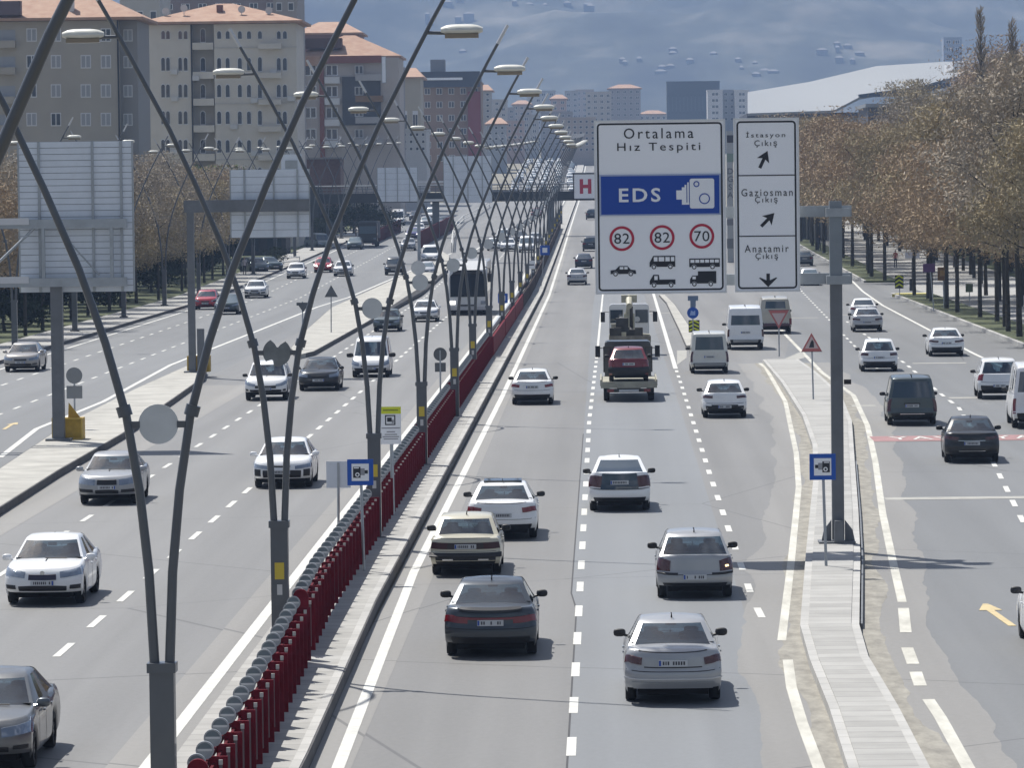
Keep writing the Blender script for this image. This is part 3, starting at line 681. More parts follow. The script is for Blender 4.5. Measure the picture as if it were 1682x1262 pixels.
    if detail > 1:
        # body side: door seams and handles, sill trim, antenna
        for sg in (-1, 1):
            for yy in (.85, -.05):
                z0, z1 = p['sill']+.08, B.zt(yy)-.05; x = sg*(hw+.001); MB().box(min(x, x+sg*.002), max(x, x+sg*.002), yy-.006, yy+.006, z0, z1).build('door_seam', BLACKT, th)
            for yy in (.1, -.8): MB().box(min(sg*(hw-.01), sg*(hw+.03)), max(sg*(hw-.01), sg*(hw+.03)), yy, yy+.18, B.zt(yy)-.17, B.zt(yy)-.14).build('door_handle', o.get('handle', paint), th)
        if rear and o.get('antenna', True):
            y = p['gh'][2]+.2; MB().tube([(0, y, p['H']-.05), (0, y-.03, p['H']+.04), (0, y-.12, p['H']+.09)], [.02, .012, .006], 6).build('aerial', BLACKT, th)
        y0 = p['gh'][0]
        MB().tube([(-.45, y0-.02, B.zt(y0)+.05), (.05, y0-.02, B.zt(y0)+.055)], .012, 6).build('wiper', BLACKT, th)
    if o.get('rails'):
        for sg in (-1, 1):
            mb = MB(); x = sg*hw*p['gh'][5]*.93; mb.tube([(x, p['gh'][1]-.1, p['H']-.02), (x, p['gh'][1]-.25, p['H']+.05), (x, p['gh'][2]+.25, p['H']+.05), (x, p['gh'][2]+.1, p['H']-.03)], .018, 6).build('roof_rail', o['rails'], th)
    if o.get('roofbox'):
        MB().box(-.5, .5, p['gh'][2]+.15, p['gh'][1]-.15, p['H']-.01, p['H']+.035).build('sunroof', GLASS, th)
    place(th, px, mode, py, p, rear, yaw)
    return th
def place(th, px, mode, py, p, rear, yaw):
    g = G(px, py); d0 = g.y; W = p['W']
    x = g.x + {'C': 0, 'L': W/2, 'R': -W/2}[mode]
    cy = d0 + p['wb']/2 + (-.05 if rear else .05)*1.0
    rot = (0 if rear else PI) + R(yaw)
    k = -math.sin(R(yaw)) if rear else -math.sin(R(yaw))
    x += k*(p['L']/2)
    sl = math.atan2(T(cy+2)-T(cy-2), 4)
    th.location = (x, cy, T(cy)+.006); th.rotation_euler = (sl if rear else -sl, 0, rot)
# ------------------------------------------------------------------ the traffic
W_ = PAINTM('white', (.78, .79, .80)); SIL = PAINTM('silver', (.36, .37, .385), .25); SILW = PAINTM('pale_silver', (.50, .51, .53), .2)
GRY = PAINTM('dark_grey', (.045, .055, .068), .4); MGRY = PAINTM('mid_grey', (.11, .125, .14), .5); BLK = PAINTM('black', (.012, .013, .016), .2); CRM = PAINTM('cream', (.56, .53, .42))
REDP = PAINTM('dark_red', (.16, .012, .02), .2); RED2 = PAINTM('bright_red', (.42, .03, .05)); GRN = PAINTM('grey_green', (.10, .125, .125), .4); BEI = PAINTM('beige_silver', (.36, .34, .32), .4); TEAL = PAINTM('dark_teal', (.05, .075, .08), .3)
NAVY = PAINTM('dark_blue', (.02, .028, .05), .3); GV = PAINTM('van_grey', (.065, .085, .09), .3); WCR = PAINTM('off_white', (.60, .60, .56))
gR = 'cars driving away on the right road'; gL = 'cars coming closer on the left road'; gS = 'cars on the right-hand service road'; gLS = 'cars on the left-hand service road'
car('sedan', 'silver sedan nearest the camera on the right road, dented bumper corner and pale rear window', 'car', SIL, 1105, 'C', 1150, group=gR, opts=dict(rear_glass=GLASS2, tail=(.66, 1.10, .68, .86), tailm=TAILD, plq=.76, seam=.50, patches=[('boot_lip', -.6, .6, .60, .625, BLACKT, .006), ('bumper_strip', -.99, .99, .26, .30, SILW, .03)], low=SIL, exhaust=None), L=4.55, W=1.74)
car('sedan', 'dark grey sedan with a full-width red light bar, behind the cream old car', 'car', GRY, 808, 'C', 1075, group=gR, opts=dict(rear_glass=GLASS2, tail=(.50, 1.15, .62, .80), plq=.66, seam=.46, patches=[('light_bar', -.5, .5, .74, .80, TAIL), ('spoiler_lip', -.74, .74, .97, 1.03, BLK, .05)]), W=1.82)
car('old', 'cream boxy old sedan with a dark tail panel and black bumper', 'car', CRM, 767, 'C', 943, group=gR, opts=dict(tail=(.52, .98, .60, .84), tailm=M('smoked_tail_lamp', (.05, .012, .015), .3), plq=.72, seam=.50, low=BLACKT, valq=.30, patches=[('tail_panel', -.52, .52, .60, .84, M('dark_tail_panel', (.035, .025, .025), .5), .013), ('bumper', -1.0, 1.0, .30, .46, BLACKT, .05), ('bumper_light', -.66, -.36, .16, .22, CHROME, .02), ('bumper_light', .36, .66, .16, .22, CHROME, .02)]), W=1.68)
car('sedan', 'white sedan with a black glass roof, beside the cream old car', 'car', W_, 826, 'C', 884, group=gR, opts=dict(tail=(.60, 1.15, .66, .84), plq=.58, seam=.40, roofbox=True, antenna=True), W=1.83)
car('liftback', 'white liftback with a black tailgate panel and dark lamps', 'car', W_, 1018, 'C', 838, group=gR, opts=dict(opaque=True, tail=(.60, 1.06, .52, .90), tailm=TAILD, plq=.72, seam=.46, valq=.14, patches=[('tailgate_panel', -.62, .62, .46, 1.0, GLASS, .010)]), W=1.74)
car('hatch', 'silver hatchback with tall dark red lamps and roof bars, behind the liftback', 'car', SIL, 1141, 'C', 981, group=gR, opts=dict(tail=(.66, 1.08, .50, .94), thi=lambda f: (f-1)*.12, tailm=TAILD, plq=.32, seam=.40, valq=.10, low=BLACKT, patches=[('bumper_strip', -.99, -.45, .40, .46, BLACKT, .02), ('bumper_strip', .45, .99, .40, .46, BLACKT, .02), ('lit_lamp', .80, .88, .62, .68, BRAKE, .03)]), W=1.70, rgu=.92)
car('sedan', 'small white sedan alone in the left lane ahead of the tow truck', 'car', W_, 875, 'C', 664, group=gR, opts=dict(rear_glass=GLASS2, tail=(.62, 1.1, .68, .84), plq=.74, seam=.5, valq=.22), W=1.76)
car('hatch', 'white hatchback with a black diffuser, behind the boxy cream minibus', 'car', W_, 1190, 'C', 686, group=gR, opts=dict(tail=(.56, 1.12, .72, .86), tailm=TAILD, plq=.24, seam=.44, valq=.28, patches=[('diffuser', -.6, .6, .08, .36, BLACKT, .018)]), H=1.45, W=1.74)
car('van', 'boxy off-white minivan in front of the white hatchback', 'van', WCR, 1165, 'C', 613, group=gR, name='minivan', opts=dict(opaque=True, tail=(.90, 1.03, .30, .95), tailm=TAILD, plq=.62, valq=.24, patches=[('rear_bumper', -.80, .80, .02, .20, M('grey_bumper', (.33, .34, .35), .6), .07)]), rgu=.80, H=2.02, L=4.7, gh=(1.62, 1.1, -2.22, -2.28, .96, .86), W=1.84, top=[(-2.35, 1.12), (1.1, 1.1), (1.7, 1.0), (2.35, .80)])
car('bigvan', 'tall white panel van with a wide rear window, ahead of the boxy minivan', 'van', W_, 1224, 'C', 574, group=gR, name='panel_van', opts=dict(tail=(.90, 1.03, .30, .80), tailm=TAILD, plq=.62, valq=.20, patches=[('rear_bumper', -.7, .7, .02, .18, M('grey_bumper2', (.4, .41, .42), .6), .08)]), rgu=.84, gh=(2.12, 1.35, -2.58, -2.66, .97, .88), grow=(1, 3))
car('bigvan', 'beige minibus behind the yield sign', 'minibus', PAINTM('beige', (.44, .42, .36)), 1273, 'C', 548, group=gR, name='minibus', yaw=0, opts=dict(tail=(.86, 1.03, .05, .60), tailm=TAIL, plq=.3, valq=.14, patches=[('lower_panel', -.9, .9, .0, .36, PAINTM('maroon_panel', (.07, .02, .03)), .012)]), rgu=.7, W=1.95, H=2.25, grow=(2, 4))
car('sedan', 'far white sedan nearest behind the row of dark cars', 'car', SILW, 948, 'C', 468, group=gR, opts=dict(tail=(.62, 1.1, .64, .84), tailm=TAILD, patches=[('tail_panel', -.7, .7, .56, .76, SIL, .012)]), detail=1)
car('sedan', 'dark blue sedan just ahead of the far white sedan', 'car', NAVY, 959, 'C', 441, group=gR, detail=1)
car('suv', 'black car half behind the gantry sign edge', 'car', BLK, 970, 'C', 413, group=gR, detail=1)
car('suv', 'small black car farthest up the right lanes, under the footbridge', 'car', BLK, 972, 'C', 361, group=gR, detail=1)
# service road right
car('sedan', 'silver-white saloon with a wide dark bumper, middle lane of the service road', 'car', SILW, 1424, 'C', 545, group=gS, yaw=-1, opts=dict(tail=(.5, 1.1, .66, .80), tailm=TAILD, plq=.5, valq=.22), W=1.84)
car('sedan', 'white car half hidden ahead of the silver-white saloon', 'car', W_, 1418, 'C', 527, group=gS, yaw=-1, detail=1)
car('hatch', 'white crossover hatchback with a dark rear window, left lane of the service road', 'car', W_, 1443, 'C', 610, group=gS, yaw=-1.5, opts=dict(tail=(.6, 1.12, .7, .88), tailm=TAILD, plq=.60, valq=.30, patches=[('diffuser', -.7, .7, .05, .26, BLACKT, .02)]), W=1.80, H=1.55)
car('sedan', 'white sedan with narrow dark lamps by the tree verge', 'car', W_, 1553, 'C', 585, group=gS, yaw=-1, opts=dict(tail=(.48, 1.12, .68, .82), tailm=TAILD, plq=.66, valq=.30, patches=[('dark_bumper', -.72, .72, .10, .26, BLACKT, .02)]), W=1.84)
car('suv', 'white off-roader with red lamps and black window surround', 'car', W_, 1639, 'C', 655, group=gS, yaw=-2, opts=dict(tail=(.78, 1.08, .62, 1.0), plq=.34, valq=.26, roof=W_, patches=[('dark_bumper', -.85, .85, .12, .34, BLACKT, .02)]), W=1.82, H=1.70)
car('van', 'dark grey-green minivan with dark tailgate', 'van', GV, 1496, 'C', 698, group=gS, name='minivan', yaw=-1.5, opts=dict(opaque=True, tail=(.88, 1.03, .30, .98), tailm=TAILD, plq=.60, valq=.22, patches=[('plate_recess', -.34, .34, .66, .76, BLACKT, .02), ('bumper_step', -.5, .5, .14, .18, CHROME, .05)]), W=1.86)
car('sedan', 'black sedan driving over the red warning band', 'car', BLK, 1593, 'C', 759, group=gS, yaw=-2.5, opts=dict(rear_glass=GLASS2, tail=(.5, 1.12, .72, .86), tailm=TAILD, plq=.58, valq=.2, patches=[('chrome_strip', -.5, .5, .70, .73, CHROME, .03), ('bumper_trim', -.48, .48, .14, .17, CHROME, .03)]), W=1.80)
car('bigvan', 'white van cut by the right edge of the picture', 'van', W_, 1660, 'L', 703, group=gS, name='panel_van', yaw=-2, opts=dict(tail=(.90, 1.03, .20, .80), plq=.6, valq=.22))
car('sedan', 'white car at the right edge of which only the mirror and flank show', 'car', W_, 1685, 'L', 1070, group=gS, yaw=-1.5, opts=dict())
car('hatch', 'silver hatchback seen between the gantry arms', 'car', SILW, 1330, 'C', 469, group=gS, opts=dict(rear_glass=GLASS2), detail=1)
car('sedan', 'grey car seen past the gantry mast, far along the service road', 'car', MGRY, 1321, 'C', 437, group=gS, detail=1)
# left road, oncoming
car('sedan', 'mid-grey sedan cut by the lower left corner of the picture', 'car', PAINTM('cool_grey', (.17, .175, .18), .4), 60, 'R', 1262, rear=False, group=gL, opts=dict(mirror=MGRY, glass=GLASS2, head=(.50, 1.30, .58, .82)), W=1.78)
car('sedan', 'white sedan with a wide smiling grille, nearest whole car on the left road', 'car', W_, 14, 'L', 992, rear=False, group=gL, opts=dict(mirror=W_, head=(.46, 1.30, .66, .88), grille=(.36, .60, .80), grillem=M('violet_dark_grille', (.03, .025, .05), .3), intake=(.62, .06, .34), plq=.46, badge=.86, fogm=BLACKT), W=1.76)
car('sedan', 'silver sedan with a split grille behind the nearest arched lamp arm', 'car', SIL, 133, 'L', 828, rear=False, group=gL, opts=dict(mirror=SIL, head=(.42, 1.2, .58, .86), grille=(.34, .62, .86), intake=(.40, .06, .34), plq=.46), W=1.74)
car('sedan', 'white sedan with a huge black lower grille behind the second lamp mast', 'car', W_, 419, 'L', 801, rear=False, group=gL, opts=dict(mirror=W_, head=(.46, 1.28, .60, .76), grille=(.30, .72, .80), intake=(.66, .06, .56), plq=.44), W=1.80)
car('suv', 'white crossover with a dark grille beside the black sedan', 'car', W_, 404, 'L', 658, rear=False, group=gL, opts=dict(head=(.5, 1.2, .66, .84), grille=(.5, .46, .74), intake=(.75, .02, .32), rails=BLACKT), W=1.84)
car('sedan', 'black sedan with bright headlamps beside the white crossover', 'car', PAINTM('blue_black', (.025, .03, .038), .4), 492, 'L', 642, rear=False, group=gL, opts=dict(head=(.54, 1.2, .64, .84), grille=(.38, .5, .80), intake=(.7, .04, .34), mirror=BLK), W=1.84)
car('van', 'white small van with black bumper facing the camera', 'van', W_, 579, 'L', 620, rear=False, group=gL, name='minivan', opts=dict(head=(.62, 1.12, .58, .86), grille=(.5, .50, .66), intake=(.86, -.02, .36), plq=.30, mk=1.5), W=1.82, H=1.92)
car('old', 'grey-green old sedan behind the round plate of the lamp mast', 'car', GRN, 614, 'L', 545, rear=False, group=gL, opts=dict(head=(.55, .96, .62, .80), grille=(.5, .62, .80), intake=(.7, .04, .30)), W=1.72)
car('sedan', 'white sedan just behind the grey-green old sedan', 'car', W_, 677, 'L', 529, rear=False, group=gL, opts=dict(mirror=W_, head=(.5, 1.2, .60, .78), intake=(.6, .04, .24)), W=1.78)
# left service road
car('sedan', 'beige-silver sedan at the left edge beside the pavement', 'car', BEI, 9, 'L', 611, rear=False, group=gLS, opts=dict(mirror=BEI, head=(.5, 1.2, .58, .78)), W=1.76)
car('sedan', 'dark teal sedan behind the crossing lamp arms', 'car', TEAL, 353, 'L', 517, rear=False, group=gLS, opts=dict(head=(.5, 1.1, .62, .78), glass=GLASS2), W=1.76, detail=1)
car('hatch', 'red hatchback partly behind the gantry post', 'car', RED2, 320, 'L', 509, rear=False, group=gLS, opts=dict(), W=1.7, detail=1)
car('sedan', 'white sedan with a lilac windscreen left of the triangular sign', 'car', W_, 402, 'L', 490, rear=False, group=gLS, opts=dict(mirror=W_, intake=(.5, .1, .46)), W=1.8, detail=1)
car('hatch', 'white hatchback next to the parked grey-green estate', 'car', W_, 471, 'L', 458, rear=False, group=gLS, opts=dict(), detail=1)
car('hatch', 'bright red hatchback with lit headlamps in front of the shrubs', 'car', RED2, 516, 'L', 448, rear=False, group=gLS, opts=dict(headm=LITLAMP), detail=1)
car('sedan', 'white sedan right of the bright red hatchback', 'car', W_, 548, 'L', 454, rear=False, group=gLS, opts=dict(), detail=1)
car('suv', 'black off-roader behind the third lamp mast arms', 'car', BLK, 632, 'L', 452, rear=False, group=gLS, opts=dict(), detail=1)
car('van', 'grey-green estate parked by the left kerb', 'car', GRN, 416, 'L', 449, rear=False, yaw=25, group=gLS, opts=dict(), detail=1, H=1.55, W=1.78)
car('sedan', 'grey sedan half hidden beside the grey-green estate', 'car', TEAL, 440, 'L', 446, rear=False, yaw=25, group=gLS, detail=1)
car('sedan', 'silver sedan with its lamps towards the camera under the footbridge', 'car', SIL, 658, 'L', 412, rear=False, group=gLS, opts=dict(), detail=1)
car('van', 'grey-green van parked in the shade beyond the white fence', 'van', GRN, 525, 'L', 409, rear=False, yaw=30, group=gLS, name='minivan', detail=1)
car('sedan', 'pale green-grey sedan parked next to the dark lorry', 'car', GRN, 570, 'L', 410, rear=False, group=gLS, detail=1, opts=dict(glass=GLASS2))
car('sedan', 'violet-blue sedan with glaring headlamps beyond the silver sedan', 'car', PAINTM('violet', (.12, .12, .28), .2), 667, 'L', 393, rear=False, group=gLS, opts=dict(headm=LITLAMP, glass=GLASS2), detail=1)
car('bigvan', 'white minibus in the far queue under the footbridge', 'minibus', W_, 642, 'L', 371, rear=False, group=gLS, name='minibus', detail=1)
car('van', 'white van in the gap right of the lamp mast, at the island', 'van', W_, 692, 'L', 432, rear=False, group=gL, name='minivan', detail=1, opts=dict())
car('sedan', 'white sedan behind the small round plates at the far island', 'car', SILW, 684, 'L', 456, rear=False, group=gL, detail=1, opts=dict(glass=GLASS2))
for i, (x, y, k, c, lb) in enumerate([(677, 385, 'hatch', W_, 'white hatchback in the far left queue beside the violet sedan'), (690, 372, 'sedan', SIL, 'silver sedan in the far left queue under the bridge'), (672, 362, 'sedan', NAVY, 'dark blue sedan in the far left queue'), (700, 360, 'van', W_, 'white van in the far left queue right of the silver sedan'), (718, 372, 'sedan', MGRY, 'grey sedan near the far red fence'),
    (800, 412, 'hatch', W_, 'white hatchback just behind the coach, left lane'), (822, 413, 'sedan', W_, 'white sedan behind the coach, middle lane'), (852, 415, 'van', W_, 'white van behind the coach near the median'), (868, 402, 'sedan', SILW, 'pale sedan beyond the white van by the median'), (815, 398, 'suv', W_, 'white off-roader in the second row behind the coach'), (843, 400, 'sedan', BLK, 'black sedan in the second row behind the coach'),
    (872, 357, 'sedan', REDP, 'dark red sedan alone on the far left road under the bridge')]):
    car(k, lb, 'car', c, x, 'L', y, rear=False, group='far cars coming closer beyond the coach', detail=1, opts=dict(glass=GLASS2) if i % 2 else {})
# ------------------------------------------------------------------ coach, tow truck, crane lorry, dark lorry
def extr_box(x0, x1, y0, y1, z0, z1, r=.08):
    """box with rounded top and front edges"""
    mb = MB(); prof = []
    w = (x1-x0)/2; xc = (x0+x1)/2
    ring = [(-w+r, -1), (-w, -1)]
    pts = [(x0, z0), (x1, z0), (x1, z1-r), (x1-r*.3, z1-r*.3), (x1-r, z1), (x0+r, z1), (x0+r*.3, z1-r*.3), (x0, z1-r)]
    return MB().prism(pts, y0, y1)
def coach():
    th = thing('coach', 'large white coach with a huge dark windscreen on the left road', 'coach', group='big vehicles')
    W = 2.5; H = 3.6; L = 12
    m = PAINTM('coach_white', (.66, .67, .68))
    b = MB(); y1 = L/2
    # side outline swept across: body in YZ profile, rounded front
    prof = [(-y1, .35), (y1-.05, .35), (y1, .6), (y1, 1.25), (y1-.10, 2.4), (y1-.30, 3.0), (y1-1.25, H), (-y1+.3, H), (-y1, H-.3)]
    n = len(prof); xs = [-W/2, -W/2+.08, W/2-.08, W/2]
    for x in xs:
        ins = .08 if abs(x) > W/2-.01 else 0
        for y, z in prof: b.v.append((x, y-(ins if y > 0 else -ins), z-(ins if z > 3 else 0)))
    for k in range(3):
        for i in range(n): a = k*n+i; c = k*n+(i+1) % n; b.f.append((a, c, c+n, a+n))
    b.f.append(tuple(range(n))); b.f.append(tuple(range(4*n-1, 3*n-1, -1)))
    b.build('body', m, th, smooth=True, ang=30)
    g = MB(); q = [(1.22, .03), (2.4, -.07), (3.0, -.30)]
    for z, dy in q:
        for x in (-1.14, -.6, 0, .6, 1.14): g.v.append((x, y1+dy+.02-.04*(x/1.14)**2, z))
    for j in range(2):
        for i in range(4): a = j*5+i; g.f.append((a, a+1, a+6, a+5))
    g.build('windscreen', M('coach_windscreen', (.008, .009, .012), .15, spec=.4), th, smooth=True)
    MB().box(-.95, .95, y1-.20, y1-.12, 2.72, 2.92).build('destination_board', BLACKT, th)
    for sg in (-1, 1):
        MB().box(min(sg*1.2, sg*.82), max(sg*1.2, sg*.82), y1-.02, y1+.03, .72, .94).build('headlight', LITLAMP if sg > 0 else HEAD, th)
        MB().box(min(sg*1.255, sg*1.24), max(sg*1.255, sg*1.24), -y1+.5, y1-.5, 1.55, 2.75).build('side_window', GLASS, th)
        mi = MB().tube([(sg*1.15, y1-.2, 3.2), (sg*1.42, y1+.25, 3.1), (sg*1.42, y1+.3, 2.75)], .035, 6); mi.box(sg*1.42-.12, sg*1.42+.12, y1+.22, y1+.34, 2.2, 2.75)
        mi.build('mirror', BLACKT, th)
        for yy in (3.9, -3.4): wheel(th, sg*(W/2-.2), yy, .5, .3)
    MB().box(-1.22, 1.22, y1-.1, y1+.05, .34, .56).build('bumper', PAINTM('coach_bumper', (.5, .5, .51)), th); MB().box(-.55, .55, y1, y1+.04, .6, .70).build('grille', BLACKT, th)
    for k in (-.45, .1): MB().tube([(k, y1+.06, 1.25), (k+.5, y1+.03, 1.65)], .02, 6).build('wiper', BLACKT, th)
    MB().box(-1.1, 1.1, -5.6, 5.5, .25, .7).build('underbody', UNDER, th)
    place(th, 770, 'C', 517, dict(W=W, wb=9.0, L=L), False, 0); th.scale = (1.1, 1, 1.07)
coach()
TR = M('truck_chassis', (.05, .048, .045), .8, var=.3, scale=3); BEDM = M('flatbed_deck', (.33, .32, .26), .7, var=.2, scale=2)
def tow_truck():
    g = G(1033, 658); th = thing('tow_truck', 'flatbed recovery lorry carrying a dark red car', 'recovery lorry', group='big vehicles')
    MB().box(-1.18, 1.18, -3.1, 3.1, .70, .82).build('flatbed', BEDM, th)
    f = MB().box(-1.22, -1.16, -3.1, 3.1, .68, .94); f.build('side_rail', BEDM, th); MB().box(1.16, 1.22, -3.1, 3.1, .68, .94).build('side_rail', BEDM, th)
    MB().box(-1.2, 1.2, -3.18, -3.1, .58, .86).build('tail_board', BEDM, th)
    MB().box(-.95, .95, -3.16, -3.08, .40, .56).build('rear_bumper', TR, th); MB().box(-.42, .42, -3.2, -3.165, .42, .52).build('number_plate', PLATE, th)
    for sg in (-1, 1): MB().box(sg*.78-.14, sg*.78+.14, -3.2, -3.165, .42, .54).build('tail_light', TAIL, th)
    MB().box(-.5, .5, -3.0, 5.2, .45, .70).build('chassis', TR, th)
    cab = extr_box(-1.02, 1.02, 3.35, 5.2, .6, 2.35, .15); cab.build('cab', PAINTM('dark_cab', (.05, .055, .06)), th); MB().box(-.8, .8, 3.30, 3.36, 1.5, 2.1).build('rear_window', GLASS, th)
    hb = MB()
    for x in (-1.05, -.35, .35, 1.05): hb.box(x-.03, x+.03, 3.12, 3.18, 1.0, 2.1)
    hb.box(-1.08, 1.08, 3.11, 3.19, 2.06, 2.14); hb.build('headboard', TR, th)
    for sg in (-1, 1):
        MB().tube([(sg*1.0, 4.9, 2.0), (sg*1.28, 4.95, 2.0)], .02, 6).box(sg*1.32-.11, sg*1.32+.11, 4.9, 5.0, 1.6, 2.1).build('mirror', BLACKT, th)
        for yy in (-1.9, 4.2): wheel(th, sg*.95, yy, .40, .26)
        MB().box(sg*.95-.16, sg*.95+.16, -2.4, -1.4, 0.62, .66).build('mudguard', BLACKT, th)
    y = g.y+1.9; th.location = (g.x, y, .006)
    c = car('hatch', 'old dark red hatchback loaded on the recovery lorry bed', 'car', REDP, 1032, 'C', 655, group=gR, opts=dict(tail=(.66, 1.02, .5, .7), plq=.72, valq=.5, low=BLACKT, seam=.3, patches=[('black_bumper', -1, 1, .10, .5, BLACKT, .03)]), H=1.46, W=1.70)
    c.location = (g.x+.0, y-1.25, .84)
tow_truck()
def crane_lorry():
    g = G(1035, 590); th = thing('crane_lorry', 'white cab lorry with a cream folded crane behind its cab', 'lorry', group='big vehicles'); cr = M('crane_cream', (.42, .40, .31), .5, var=.2, scale=3)
    cab = extr_box(-1.08, 1.08, 3.0, 4.7, .7, 2.75, .16); cab.build('cab', W_, th)
    for sg in (-1, 1):
        MB().box(sg*.68-.34, sg*.68+.34, 2.95, 3.01, 1.75, 2.45).build('rear_window', GLASS, th)
        MB().tube([(sg*1.05, 4.4, 2.3), (sg*1.38, 4.5, 2.3)], .02, 6).box(sg*1.42-.12, sg*1.42+.12, 4.4, 4.55, 1.75, 2.3).build('mirror', BLACKT, th)
        for yy in (-2.1, 3.9): wheel(th, sg*.9, yy, .42, .28)
        MB().box(sg*.9-.2, sg*.9+.2, -2.7, -1.5, .88, .93).build('mudguard', TR, th)
        MB().disc((sg*.42, 2.0), .15, .6, .9, 14).build('work_lamp', M('lamp_white', (.6, .6, .58), .4), th)
        MB().box(sg*.75-.14, sg*.75+.14, -3.45, -3.4, .7, .85).build('tail_light', TAIL, th)
    MB().box(-.45, .45, -3.3, 4.6, .5, .85).build('chassis', TR, th)
    MB().box(-1.1, 1.1, -3.4, .6, .95, 1.05).build('deck', BEDM, th); MB().box(-1.1, 1.1, -3.45, -3.4, .85, 1.25).build('tail_board', M('dirty_board', (.2, .18, .14), .8, var=.3), th)
    c = MB().box(-.28, .28, .9, 1.5, .9, 2.3); c.build('crane_column', cr, th)
    MB().tube([(0, 1.2, 2.3), (0, 1.0, 3.15), (0, -.6, 2.75)], [.22, .2, .16], 8).build('crane_boom', cr, th); MB().box(-.42, .42, .7, 1.5, 2.9, 3.3).build('crane_head', cr, th)
    MB().tube([(.1, -.5, 2.7), (.1, .2, 1.6), (.1, -.9, 1.2)], .09, 8).build('crane_jib', TR, th)
    for sg in (-1, 1): MB().tube([(sg*.3, 1.1, 1.2), (sg*1.05, 1.1, 1.15), (sg*1.05, 1.1, .6)], .07, 6).build('stabiliser_leg', cr, th)
    rnd = random.Random(4)
    for k in range(15):
        x = rnd.uniform(-.8, .8); y = rnd.uniform(-2.8, .2); s = rnd.uniform(.15, .34); MB().box(x-s, x+s, y-s, y+s, 1.06, 1.06+s*rnd.uniform(1.2, 3.8)).build('machine_housing', rnd.choice((cr, TR, TR, M('rusty_machine', (.13, .09, .06), .8, var=.4, scale=4))), th)
    th.location = (g.x, g.y+2.4, .006)
crane_lorry()
def dark_lorry():
    g = G(604, 406); th = thing('lorry', 'dark lorry with a grey cab front parked under the footbridge', 'lorry', group='big vehicles')
    extr_box(-1.15, 1.15, 1.8, 3.6, .6, 2.9, .12).build('cab', PAINTM('lorry_dark', (.03, .035, .04)), th); MB().box(-1.0, 1.0, 3.58, 3.63, 1.6, 2.5).build('windscreen', GLASS2, th)
    MB().box(-1.2, 1.2, 3.5, 3.72, .4, .75).build('bumper', BLACKT, th); MB().box(-1.2, 1.2, -3.5, 1.6, 1.0, 3.1).build('cargo_box', M('cargo_grey', (.10, .11, .12), .7), th)
    for sg in (-1, 1):
        MB().box(sg*.85-.16, sg*.85+.16, 3.62, 3.66, .9, 1.08).build('headlight', HEAD, th)
        for yy in (-2.2, 2.7): wheel(th, sg*.95, yy, .45, .28)
    th.location = (g.x, g.y+4, T(g.y+4)); th.rotation_euler = (0, 0, PI)
dark_lorry()
